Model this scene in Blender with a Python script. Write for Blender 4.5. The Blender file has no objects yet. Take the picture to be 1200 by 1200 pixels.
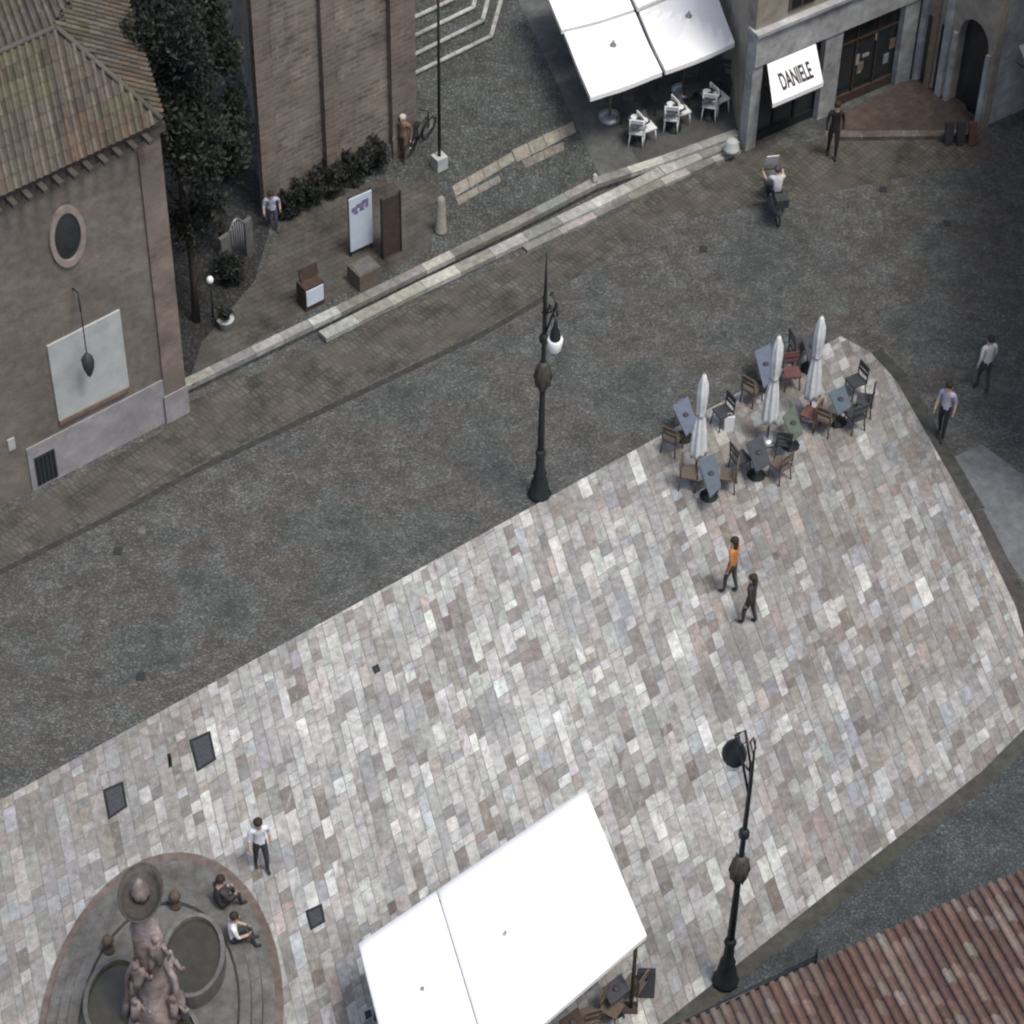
import bpy, bmesh, math, random
from mathutils import Vector, Matrix
random.seed(11)
S = bpy.context.scene
COL = S.collection
R = math.radians

# ------------------------------------------------------------------ camera
TH = R(48.0)
NAD = 3000.6
F = NAD * math.tan(TH)
D = F / 45.0
PH = math.atan2(60, 3000)
r0 = Vector((1, 0, 0)); u0 = Vector((0, math.sin(TH), math.cos(TH))); FW = Vector((0, math.cos(TH), -math.sin(TH)))
RT = r0 * math.cos(PH) + u0 * math.sin(PH)
UP = u0 * math.cos(PH) - r0 * math.sin(PH)
CAM = -D * FW
cd = bpy.data.cameras.new('camera')
cam = bpy.data.objects.new('camera', cd); COL.objects.link(cam)
m = Matrix((RT, UP, -FW)).transposed().to_4x4(); m.translation = CAM
cam.matrix_world = m
cd.sensor_width = 36; cd.lens = F / 1200 * 36; cd.clip_end = 3000; cd.clip_start = 1
S.camera = cam


def ray(x, y):
    return FW * F + RT * (x - 600) - UP * (y - 600)


def G(x, y, z=0.0):                       # a place in the square seen at this spot of the photo, on level z
    d = ray(x, y)
    return CAM + d * ((z - CAM.z) / d.z)


def hgt(b, ypix):                         # height of an upright thing at b that reaches this row
    lo, hi = 0.0, 60.0
    for _ in range(50):
        md = (lo + hi) / 2
        q = Vector((b.x, b.y, b.z + md)) - CAM
        if 600 - q.dot(UP) * F / q.dot(FW) > ypix: lo = md
        else: hi = md
    return lo


# ------------------------------------------------------------------ materials
def mat(name, col, rough=.8, var=.25, scale=3.0, usecol=False, bump=0.0, bscale=40.0, col2=None, spec=.3, metal=0.0, stain=0.0):
    M = bpy.data.materials.new(name); M.use_nodes = True
    nt = M.node_tree; N = nt.nodes; L = nt.links
    b = N['Principled BSDF']; b.inputs['Roughness'].default_value = rough
    b.inputs['Specular IOR Level'].default_value = spec; b.inputs['Metallic'].default_value = metal
    tc = N.new('ShaderNodeTexCoord')
    nz = N.new('ShaderNodeTexNoise'); nz.inputs['Scale'].default_value = scale; nz.inputs['Detail'].default_value = 8
    nz.inputs['Roughness'].default_value = .65
    L.new(tc.outputs['Object'], nz.inputs['Vector'])
    rp = N.new('ShaderNodeMapRange'); rp.inputs[1].default_value = .28; rp.inputs[2].default_value = .72
    rp.inputs[3].default_value = 1 - var; rp.inputs[4].default_value = 1 + var
    L.new(nz.outputs['Fac'], rp.inputs[0])
    mx = N.new('ShaderNodeMix'); mx.data_type = 'RGBA'; mx.blend_type = 'MULTIPLY'; mx.inputs[0].default_value = 1
    if usecol:
        at = N.new('ShaderNodeAttribute'); at.attribute_name = 'Col'
        L.new(at.outputs['Color'], mx.inputs[6])
    elif col2 is not None:
        n2 = N.new('ShaderNodeTexNoise'); n2.inputs['Scale'].default_value = scale * .35; n2.inputs['Detail'].default_value = 5
        L.new(tc.outputs['Object'], n2.inputs['Vector'])
        r2 = N.new('ShaderNodeValToRGB'); r2.color_ramp.elements[0].position = .38; r2.color_ramp.elements[1].position = .62
        r2.color_ramp.elements[0].color = (*col, 1); r2.color_ramp.elements[1].color = (*col2, 1)
        L.new(n2.outputs['Fac'], r2.inputs[0]); L.new(r2.outputs[0], mx.inputs[6])
    else:
        mx.inputs[6].default_value = (*col, 1)
    L.new(rp.outputs[0], mx.inputs[7])
    last = mx.outputs[2]
    if stain:
        n3 = N.new('ShaderNodeTexNoise'); n3.inputs['Scale'].default_value = .55; n3.inputs['Detail'].default_value = 7
        n3.inputs['Roughness'].default_value = .7
        L.new(tc.outputs['Object'], n3.inputs['Vector'])
        r3 = N.new('ShaderNodeMapRange'); r3.inputs[1].default_value = .35; r3.inputs[2].default_value = .65
        r3.inputs[3].default_value = 1 - stain; r3.inputs[4].default_value = 1 + stain * .5
        L.new(n3.outputs['Fac'], r3.inputs[0])
        m3 = N.new('ShaderNodeMix'); m3.data_type = 'RGBA'; m3.blend_type = 'MULTIPLY'; m3.inputs[0].default_value = 1
        L.new(last, m3.inputs[6]); L.new(r3.outputs[0], m3.inputs[7]); last = m3.outputs[2]
    L.new(last, b.inputs['Base Color'])
    if bump:
        nb = N.new('ShaderNodeTexNoise'); nb.inputs['Scale'].default_value = bscale; nb.inputs['Detail'].default_value = 4
        L.new(tc.outputs['Object'], nb.inputs['Vector'])
        bp = N.new('ShaderNodeBump'); bp.inputs['Strength'].default_value = bump; bp.inputs['Distance'].default_value = .03
        L.new(nb.outputs['Fac'], bp.inputs['Height']); L.new(bp.outputs[0], b.inputs['Normal'])
    return M


def cobble_mat(name, stops, size=7.0, joint=(.03, .03, .028), stretch=(1, 1, 1), rot=0.0, mul=1.0):
    M = bpy.data.materials.new(name); M.use_nodes = True
    nt = M.node_tree; N = nt.nodes; L = nt.links
    b = N['Principled BSDF']; b.inputs['Roughness'].default_value = .75; b.inputs['Specular IOR Level'].default_value = .3
    tc = N.new('ShaderNodeTexCoord'); mp = N.new('ShaderNodeMapping')
    mp.inputs['Rotation'].default_value = (0, 0, rot); mp.inputs['Scale'].default_value = stretch
    L.new(tc.outputs['Object'], mp.inputs['Vector'])
    nw = N.new('ShaderNodeTexNoise'); nw.inputs['Scale'].default_value = 2.5
    L.new(mp.outputs[0], nw.inputs['Vector'])
    ad = N.new('ShaderNodeMix'); ad.data_type = 'RGBA'; ad.blend_type = 'LINEAR_LIGHT'; ad.inputs[0].default_value = .06
    L.new(mp.outputs[0], ad.inputs[6]); L.new(nw.outputs['Color'], ad.inputs[7])
    v = N.new('ShaderNodeTexVoronoi'); v.inputs['Scale'].default_value = size
    L.new(ad.outputs[2], v.inputs['Vector'])
    ve = N.new('ShaderNodeTexVoronoi'); ve.feature = 'DISTANCE_TO_EDGE'; ve.inputs['Scale'].default_value = size
    L.new(ad.outputs[2], ve.inputs['Vector'])
    sp = N.new('ShaderNodeSeparateColor'); L.new(v.outputs['Color'], sp.inputs[0])
    big = N.new('ShaderNodeTexNoise'); big.inputs['Scale'].default_value = .35; big.inputs['Detail'].default_value = 6
    big.inputs['Roughness'].default_value = .6
    L.new(tc.outputs['Object'], big.inputs['Vector'])
    cr = N.new('ShaderNodeValToRGB'); e = cr.color_ramp.elements
    e[0].position = .36; e[0].color = (*stops[0], 1); e[1].position = .64; e[1].color = (*stops[-1], 1)
    for i, c in enumerate(stops[1:-1]):
        k = e.new(.36 + .28 * (i + 1) / (len(stops) - 1)); k.color = (*c, 1)
    L.new(big.outputs['Fac'], cr.inputs[0])
    mr = N.new('ShaderNodeMapRange'); mr.inputs[3].default_value = .74 * mul; mr.inputs[4].default_value = 1.26 * mul
    L.new(sp.outputs[0], mr.inputs[0])
    mx = N.new('ShaderNodeMix'); mx.data_type = 'RGBA'; mx.blend_type = 'MULTIPLY'; mx.inputs[0].default_value = 1
    L.new(cr.outputs[0], mx.inputs[6]); L.new(mr.outputs[0], mx.inputs[7])
    er = N.new('ShaderNodeMapRange'); er.inputs[1].default_value = .02; er.inputs[2].default_value = .11
    L.new(ve.outputs['Distance'], er.inputs[0])
    mj = N.new('ShaderNodeMix'); mj.data_type = 'RGBA'; mj.inputs[6].default_value = (*joint, 1)
    L.new(er.outputs[0], mj.inputs[0]); L.new(mx.outputs[2], mj.inputs[7])
    sm = N.new('ShaderNodeTexNoise'); sm.inputs['Scale'].default_value = 1.3; sm.inputs['Detail'].default_value = 8; sm.inputs['Roughness'].default_value = .7
    L.new(tc.outputs['Object'], sm.inputs['Vector'])
    s2 = N.new('ShaderNodeMapRange'); s2.inputs[1].default_value = .3; s2.inputs[2].default_value = .7; s2.inputs[3].default_value = .66; s2.inputs[4].default_value = 1.36
    L.new(sm.outputs['Fac'], s2.inputs[0])
    mk = N.new('ShaderNodeMix'); mk.data_type = 'RGBA'; mk.blend_type = 'MULTIPLY'; mk.inputs[0].default_value = 1
    L.new(mj.outputs[2], mk.inputs[6]); L.new(s2.outputs[0], mk.inputs[7])
    L.new(mk.outputs[2], b.inputs['Base Color'])
    bp = N.new('ShaderNodeBump'); bp.inputs['Strength'].default_value = .7; bp.inputs['Distance'].default_value = .03
    L.new(er.outputs[0], bp.inputs['Height']); L.new(bp.outputs[0], b.inputs['Normal'])
    return M


def brick_mat(name, c1, c2, mortar, bw=.28, bh=.075, stain=.3, ms=.012, axis='wall', yaw=0.0, tint=None):
    M = bpy.data.materials.new(name); M.use_nodes = True
    nt = M.node_tree; N = nt.nodes; L = nt.links
    b = N['Principled BSDF']; b.inputs['Roughness'].default_value = .9; b.inputs['Specular IOR Level'].default_value = .2
    tc = N.new('ShaderNodeTexCoord'); mp = N.new('ShaderNodeMapping')
    mp.inputs['Rotation'].default_value = (0, 0, -yaw)
    L.new(tc.outputs['Object'], mp.inputs['Vector'])
    vec = mp.outputs[0]
    if axis == 'wall':
        sx = N.new('ShaderNodeSeparateXYZ'); cx = N.new('ShaderNodeCombineXYZ')
        L.new(vec, sx.inputs[0]); L.new(sx.outputs[0], cx.inputs[0]); L.new(sx.outputs[2], cx.inputs[1]); L.new(sx.outputs[1], cx.inputs[2])
        vec = cx.outputs[0]
    bt = N.new('ShaderNodeTexBrick'); bt.inputs['Scale'].default_value = 1
    bt.inputs['Brick Width'].default_value = bw; bt.inputs['Row Height'].default_value = bh; bt.inputs['Mortar Size'].default_value = ms
    bt.inputs['Color1'].default_value = (*c1, 1); bt.inputs['Color2'].default_value = (*c2, 1); bt.inputs['Mortar'].default_value = (*mortar, 1)
    L.new(vec, bt.inputs['Vector'])
    nz = N.new('ShaderNodeTexNoise'); nz.inputs['Scale'].default_value = 1.1; nz.inputs['Detail'].default_value = 9; nz.inputs['Roughness'].default_value = .7
    L.new(tc.outputs['Object'], nz.inputs['Vector'])
    mr = N.new('ShaderNodeMapRange'); mr.inputs[1].default_value = .3; mr.inputs[2].default_value = .7
    mr.inputs[3].default_value = 1 - stain; mr.inputs[4].default_value = 1 + stain
    L.new(nz.outputs['Fac'], mr.inputs[0])
    mx = N.new('ShaderNodeMix'); mx.data_type = 'RGBA'; mx.blend_type = 'MULTIPLY'; mx.inputs[0].default_value = 1
    L.new(bt.outputs['Color'], mx.inputs[6]); L.new(mr.outputs[0], mx.inputs[7])
    last = mx.outputs[2]
    if tint is not None:
        n2 = N.new('ShaderNodeTexNoise'); n2.inputs['Scale'].default_value = .8; n2.inputs['Detail'].default_value = 6
        L.new(mp.outputs[0], n2.inputs['Vector'])
        m2 = N.new('ShaderNodeMapRange'); m2.inputs[1].default_value = .48; m2.inputs[2].default_value = .66; m2.inputs[4].default_value = .7
        L.new(n2.outputs['Fac'], m2.inputs[0])
        k = N.new('ShaderNodeMix'); k.data_type = 'RGBA'; k.inputs[7].default_value = (*tint, 1)
        L.new(m2.outputs[0], k.inputs[0]); L.new(last, k.inputs[6]); last = k.outputs[2]
    L.new(last, b.inputs['Base Color'])
    bp = N.new('ShaderNodeBump'); bp.inputs['Strength'].default_value = .5; bp.inputs['Distance'].default_value = .02
    iv = N.new('ShaderNodeMath'); iv.operation = 'SUBTRACT'; iv.inputs[0].default_value = 1; L.new(bt.outputs['Fac'], iv.inputs[1])
    L.new(iv.outputs[0], bp.inputs['Height']); L.new(bp.outputs[0], b.inputs['Normal'])
    return M


# ------------------------------------------------------------------ mesh builder
class MB:
    def __init__(s): s.v = []; s.f = []; s.c = []; s.sm = []

    def face(s, idx, col=None, smooth=False): s.f.append(tuple(idx)); s.c.append(col or (1, 1, 1)); s.sm.append(smooth)

    def poly(s, pts, col=None):
        n = len(s.v); s.v += [tuple(p) for p in pts]; s.face(range(n, n + len(pts)), col); return s

    def hexa(s, b, t, col=None):           # bottom ring b, top ring t (same winding, ccw from above)
        n = len(b); o = len(s.v); s.v += [tuple(p) for p in b] + [tuple(p) for p in t]
        s.face([o + n - 1 - i for i in range(n)], col); s.face([o + n + i for i in range(n)], col)
        for i in range(n):
            j = (i + 1) % n; s.face((o + i, o + j, o + n + j, o + n + i), col)
        return s

    def prism(s, pts, z0, z1, col=None):
        P = [Vector((p[0], p[1], 0)) for p in pts]
        a = sum(P[i].x * P[(i + 1) % len(P)].y - P[(i + 1) % len(P)].x * P[i].y for i in range(len(P)))
        if a < 0: P.reverse()
        return s.hexa([(p.x, p.y, z0) for p in P], [(p.x, p.y, z1) for p in P], col)

    def box(s, c, d, rz=0.0, col=None, tilt=None):
        M3 = Matrix.Rotation(rz, 3, 'Z')
        if tilt: M3 = M3 @ Matrix.Rotation(tilt[1], 3, tilt[0])
        q = [(-1, -1), (1, -1), (1, 1), (-1, 1)]
        b = [Vector(c) + M3 @ Vector((x * d[0] / 2, y * d[1] / 2, -d[2] / 2)) for x, y in q]
        t = [Vector(c) + M3 @ Vector((x * d[0] / 2, y * d[1] / 2, d[2] / 2)) for x, y in q]
        return s.hexa(b, t, col)

    def tube(s, pts, rad, n=8, col=None, cap=True):
        P = [Vector(p) for p in pts]; rr = rad if isinstance(rad, (list, tuple)) else [rad] * len(P)
        rings = []
        for i, p in enumerate(P):
            t = (P[min(i + 1, len(P) - 1)] - P[max(i - 1, 0)]).normalized()
            a = t.cross(Vector((0, 0, 1)));
            if a.length < 1e-3: a = t.cross(Vector((0, 1, 0)))
            a.normalize(); b = t.cross(a)
            o = len(s.v); s.v += [tuple(p + (a * math.cos(k * 2 * math.pi / n) + b * math.sin(k * 2 * math.pi / n)) * rr[i]) for k in range(n)]
            rings.append(o)
        for i in range(len(P) - 1):
            for k in range(n):
                j = (k + 1) % n; s.face((rings[i] + k, rings[i + 1] + k, rings[i + 1] + j, rings[i] + j), col, True)
        if cap:
            s.face([rings[0] + k for k in range(n)], col); s.face([rings[-1] + n - 1 - k for k in range(n)], col)
        return s

    def lathe(s, prof, n=20, c=(0, 0, 0), sx=1, sy=1, col=None, fold=None, rot=0.0, closed=True):
        rings = []
        for (r, z) in prof:
            o = len(s.v)
            for k in range(n):
                a = k * 2 * math.pi / n + rot; q = r * (1 + (fold(a, z) if fold else 0))
                s.v.append((c[0] + q * math.cos(a) * sx, c[1] + q * math.sin(a) * sy, c[2] + z))
            rings.append(o)
        for i in range(len(prof) - 1):
            for k in range(n):
                j = (k + 1) % n; s.face((rings[i] + k, rings[i] + j, rings[i + 1] + j, rings[i + 1] + k), col, True)
        if closed:
            s.face([rings[0] + n - 1 - k for k in range(n)], col); s.face([rings[-1] + k for k in range(n)], col)
        return s

    def blob(s, c, r, seed=0, amp=.15, n=10, m_=7, col=None):
        rg = random.Random(seed); ph = [rg.uniform(0, 6.3) for _ in range(4)]
        prof = []
        o = len(s.v)
        for i in range(m_ + 1):
            la = -math.pi / 2 + math.pi * i / m_
            for k in range(n):
                a = 2 * math.pi * k / n
                q = 1 + amp * (math.sin(3 * a + ph[0] + la * 2) + math.sin(2 * a + ph[1] - 3 * la)) * .6
                s.v.append((c[0] + r[0] * q * math.cos(la) * math.cos(a), c[1] + r[1] * q * math.cos(la) * math.sin(a), c[2] + r[2] * q * math.sin(la)))
        for i in range(m_):
            for k in range(n):
                j = (k + 1) % n; s.face((o + i * n + k, o + i * n + j, o + (i + 1) * n + j, o + (i + 1) * n + k), col, True)
        return s

    def build(s, name, mt, parent=None, loc=None):
        me = bpy.data.meshes.new(name); me.from_pydata(s.v, [], s.f); me.update()
        ca = me.color_attributes.new('Col', 'FLOAT_COLOR', 'CORNER')
        for p in me.polygons:
            c = s.c[p.index]; p.use_smooth = s.sm[p.index]
            for li in p.loop_indices: ca.data[li].color = (*c, 1)
        me.materials.append(mt)
        o = bpy.data.objects.new(name, me); COL.objects.link(o)
        if parent: o.parent = parent
        if loc is not None: o.location = loc
        return o


def tag(o, label, cat, group=None, kind=None):
    o['label'] = label; o['category'] = cat
    if group: o['group'] = group
    if kind: o['kind'] = kind
    return o


def thing(name, label, cat, loc=(0, 0, 0), rz=0, group=None):
    o = bpy.data.objects.new(name, None); o.empty_display_size = .2; COL.objects.link(o)
    o.location = loc; o.rotation_euler = (0, 0, rz); return tag(o, label, cat, group)


def dup(root, loc, rz, label, sc=None):
    def cp(o, par):
        c = o.copy(); COL.objects.link(c)
        if par: c.parent = par
        for ch in kids.get(o.name, []): cp(ch, c)
        return c
    kids = {}
    for o in COL.objects:
        if o.parent: kids.setdefault(o.parent.name, []).append(o)
    r = cp(root, None); r.location = loc; r.rotation_euler = (0, 0, rz); r['label'] = label
    if sc: r.scale = sc
    return r


def clip(poly, cl):                       # convex clip in plan
    out = [Vector((p[0], p[1])) for p in poly]
    n = len(cl)
    for i in range(n):
        a = Vector(cl[i][:2]); b = Vector(cl[(i + 1) % n][:2]); e = b - a
        side = lambda p: e.x * (p.y - a.y) - e.y * (p.x - a.x)
        res = []
        for k in range(len(out)):
            p = out[k]; q = out[(k + 1) % len(out)]; sp, sq = side(p), side(q)
            if sp >= 0: res.append(p)
            if (sp >= 0) != (sq >= 0): res.append(p + (q - p) * (sp / (sp - sq)))
        out = res
        if len(out) < 3: return []
    return out


def ccw(P):
    a = sum(P[i][0] * P[(i + 1) % len(P)][1] - P[(i + 1) % len(P)][0] * P[i][1] for i in range(len(P)))
    return P if a > 0 else P[::-1]


def jit(c, a=.12, h=.04):
    k = 1 + random.uniform(-a, a)
    return tuple(max(.005, x * k * (1 + random.uniform(-h, h))) for x in c)


# ------------------------------------------------------------------ materials in use
M_street = cobble_mat('dark_cobbles', [(.064, .069, .066), (.088, .094, .090), (.086, .080, .070), (.102, .107, .102)], 9, joint=(.046, .050, .047), stretch=(1, 1.5, 1), rot=R(-35))
M_terr = cobble_mat('terrace_cobbles', [(.062, .068, .062), (.078, .086, .082), (.066, .070, .062), (.072, .078, .08)], 8.5, joint=(.034, .036, .033))
M_alley = cobble_mat('shaded_soil', [(.022, .023, .022), (.030, .030, .028), (.026, .027, .03)], 6.0, joint=(.012, .012, .012))  # shade between chapel and church is put into this dark soil colour
M_band = brick_mat('brown_setts', (.088, .082, .070), (.060, .059, .050), (.046, .045, .039), .15, .30, .6, .016, 'floor', R(48), tint=(.082, .071, .060))
M_smooth = mat('worn_flagstone', (.105, .108, .102), .8, .28, 5, bump=.3, bscale=30, col2=(.085, .09, .088), stain=.25)
M_pale = mat('pale_step_stone', (.24, .24, .215), .8, .35, 6, usecol=True, bump=.4, bscale=25, stain=.3)
M_slab = mat('plaza_slabs', (1, 1, 1), .75, .34, 5.5, usecol=True, bump=.45, bscale=26, stain=.2)
def blotch(M, specs):
    nt = M.node_tree; N = nt.nodes; L = nt.links; b = N['Principled BSDF']; tc = N.new('ShaderNodeTexCoord')
    for col, sc, lo, hi, amt in specs:
        src = b.inputs['Base Color'].links[0].from_socket
        n = N.new('ShaderNodeTexNoise'); n.inputs['Scale'].default_value = sc; n.inputs['Detail'].default_value = 8; n.inputs['Roughness'].default_value = .72
        mp = N.new('ShaderNodeMapping'); mp.inputs['Location'].default_value = (sc * 3.1, lo * 50, 0); mp.inputs['Rotation'].default_value = (0, 0, R(-14)); mp.inputs['Scale'].default_value = (2.3, .62, 1)
        L.new(tc.outputs['Object'], mp.inputs[0]); L.new(mp.outputs[0], n.inputs['Vector'])
        r = N.new('ShaderNodeMapRange'); r.inputs[1].default_value = lo; r.inputs[2].default_value = hi; r.inputs[4].default_value = amt
        L.new(n.outputs['Fac'], r.inputs[0])
        k = N.new('ShaderNodeMix'); k.data_type = 'RGBA'; k.inputs[7].default_value = (*col, 1)
        L.new(r.outputs[0], k.inputs[0]); L.new(src, k.inputs[6]); L.new(k.outputs[2], b.inputs['Base Color'])


blotch(M_slab, [((.12, .105, .085), 1.9, .53, .70, .75), ((.36, .38, .37), 2.6, .56, .68, .6), ((.15, .16, .165), .5, .5, .68, .45), ((.16, .14, .11), 5.5, .56, .68, .6), ((.44, .45, .43), 6.5, .60, .70, .6)])
M_joint = mat('slab_joints', (.12, .118, .108), .9, .4, 8)
M_plaster = mat('stained_tan_plaster', (.192, .165, .138), .92, .24, 3.2, bump=.45, bscale=14, col2=(.138, .123, .106), stain=.34)
blotch(M_plaster, [((.15, .105, .085), 1.3, .55, .68, .6), ((.10, .10, .09), 2.4, .56, .7, .5), ((.20, .185, .16), 5, .58, .68, .45)])
M_redbrick = brick_mat('faded_red_brick', (.185, .135, .112), (.14, .112, .096), (.15, .135, .117), .36, .14, .42, .02, 'wall', tint=(.15, .13, .11))
M_church = brick_mat('old_brown_brick', (.205, .165, .135), (.125, .105, .088), (.20, .18, .155), .42, .17, .5, .026, 'wall', R(37), tint=(.17, .155, .135))
M_tile = mat('clay_tiles', (1, 1, 1), .85, .3, 9, usecol=True, bump=.3, bscale=30)
M_under = mat('roof_underlay', (.05, .042, .036), .9)
M_white = mat('white_canvas', (.80, .80, .79), .85, .03, 2.5, spec=.1)
M_cream = mat('cream_plaster', (.28, .255, .215), .9, .25, 2.5, bump=.2, stain=.35)
M_grey = mat('pale_grey_stone', (.36, .37, .37), .85, .3, 3, bump=.2, stain=.4)
M_bluish = mat('pale_bluish_plinth', (.27, .258, .262), .85, .2, 2.5, stain=.25)
M_panel = mat('weathered_white_panel', (.38, .40, .385), .8, .12, 2.0, stain=.2)
M_glass = mat('dark_window_glass', (.02, .024, .026), .15, .3, 2, spec=.6)
M_iron = mat('dark_iron', (.022, .026, .027), .5, .3, 8, metal=.3)
M_lampglass = mat('frosted_lamp_glass', (.72, .73, .7), .3, .05, 3)
M_wood = mat('dark_wood', (.05, .034, .026), .7, .4, 6)
M_lightwood = mat('light_wood', (.21, .165, .115), .7, .3, 6)
M_bark = mat('bark', (.05, .042, .034), .9, .4, 10, bump=.5)
M_leaf = mat('leaves', (1, 1, 1), .7, .3, 4, usecol=True)
M_bluecloth = mat('blue_grey_cloth', (.105, .125, .165), .8, .15, 6)
M_slatecloth = mat('slate_blue_cloth', (.085, .108, .13), .8, .15, 6)
M_greencloth = mat('faded_green_cloth', (.085, .105, .08), .8, .2, 6)
M_greycloth = mat('dark_grey_cloth', (.05, .052, .06), .8, .2, 6)
M_wicker = mat('brown_wicker', (.095, .075, .060), .8, .3, 20)
M_whitepl = mat('white_resin', (.60, .62, .61), .5, .08, 5)
M_darkpl = mat('dark_resin', (.042, .043, .045), .5, .3, 5)
M_redpl = mat('red_resin', (.115, .055, .050), .5, .2, 5)
M_silver = mat('grey_metal', (.32, .33, .34), .35, .15, 5, metal=.6)
M_rubber = mat('black_rubber', (.015, .015, .016), .8, .3, 6)
M_fount = mat('fountain_stone', (.125, .126, .120), .85, .35, 3.5, bump=.5, bscale=22, col2=(.098, .095, .088), stain=.35)
M_pink = mat('pink_carved_stone', (.29, .245, .23), .85, .4, 5, bump=.6, bscale=18, col2=(.135, .10, .09), stain=.4)
M_water = mat('still_olive_water', (.040, .037, .025), .08, .3, 3, spec=.6)
M_bronze = mat('mossy_bronze', (.055, .050, .043), .6, .4, 6, bump=.3)
M_brownpost = mat('brown_stone', (.085, .062, .045), .8, .4, 8, bump=.4)
M_text = mat('black_lettering', (.03, .032, .038), .7, .1)
M_purple = mat('purple_print', (.16, .13, .22), .7, .5, 14)
M_banner = mat('pale_blue_banner', (.44, .50, .56), .6, .1, 3)
M_manhole = mat('cast_iron_cover', (.045, .048, .052), .6, .4, 12, bump=.5, bscale=60)

# ------------------------------------------------------------------ ground
def sheet(name, px, z, mt, label, cat, kind='structure', thick=None):
    P = ccw([G(x, y, z) for x, y in px]); mb = MB()
    if thick: mb.prism(P, z - thick, z)
    else: mb.poly([(p.x, p.y, z) for p in P])
    return tag(mb.build(name, mt), label, cat, kind=kind)


tag(MB().poly([(-900, -900, 0), (900, -900, 0), (900, 900, 0), (-900, 900, 0)]).build('street', M_street),
    'dark grey cobbled street running between the plaza and the church steps', 'street', kind='structure')

sheet('pavement_band', [(-90, 705), (0, 664), (120, 604), (230, 545), (420, 455), (560, 388), (700, 312), (770, 262), (905, 238), (1160, 188), (1160, 160),
       (985, 160), (868, 183), (618, 298), (382, 403), (215, 474), (200, 500), (40, 585), (-90, 650)], .004, M_band,
      'band of worn brown setts along the foot of the steps and the chapel', 'paving')
g = MB()
gl = [(-90, 709), (0, 667), (120, 607), (230, 548), (420, 458), (560, 391), (640, 345)]
for a, b in zip(gl, gl[1:]):
    A = G(*a); B = G(*b); A2 = G(a[0] + 2, a[1] + 6); B2 = G(b[0] + 2, b[1] + 6)
    g.poly([(p.x, p.y, .005) for p in ccw([A, B, B2, A2])])
tag(g.build('gutter', mat('gutter_dirt', (.035, .034, .03), .9, .5, 5)), 'dark narrow gutter line between the brown setts and the grey cobbles', 'gutter', kind='structure')

# plaza
PZ = [(-420, 1171), (985, 395), (1020, 414), (1050, 447), (1137, 600), (1190, 712), (1212, 790), (1203, 852), (1150, 905), (200, 1656), (-420, 1690)]
PZW = ccw([G(x, y) for x, y in PZ])
base = MB().prism(PZW, -.2, .030)
tag(base.build('plaza', M_joint), 'pale paved plaza of worn mixed stone slabs filling the lower half of the photo', 'plaza', kind='structure')
A, B_, C_, D_ = G(300, 775, 0), G(1000, 388, 0), G(470, 1463, 0), G(1200, 872, 0)
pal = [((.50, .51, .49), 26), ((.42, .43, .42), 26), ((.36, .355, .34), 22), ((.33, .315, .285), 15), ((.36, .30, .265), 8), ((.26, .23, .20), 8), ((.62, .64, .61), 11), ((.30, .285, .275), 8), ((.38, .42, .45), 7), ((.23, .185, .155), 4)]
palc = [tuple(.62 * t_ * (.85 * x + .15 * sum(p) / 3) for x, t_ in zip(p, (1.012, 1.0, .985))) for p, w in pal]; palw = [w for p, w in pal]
sl = MB()
Lu = (B_ - A).length; Lv = (C_ - A).length


def bil(u, v):
    a = A.lerp(B_, u); b = C_.lerp(D_, u); q = a.lerp(b, v); return (q.x, q.y)


def hsh(x, y):
    return math.sin(x * .55 + 1.3) * math.cos(y * .42 + .4) + .6 * math.sin(x * 1.1 - y * .8 + 2)


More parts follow.
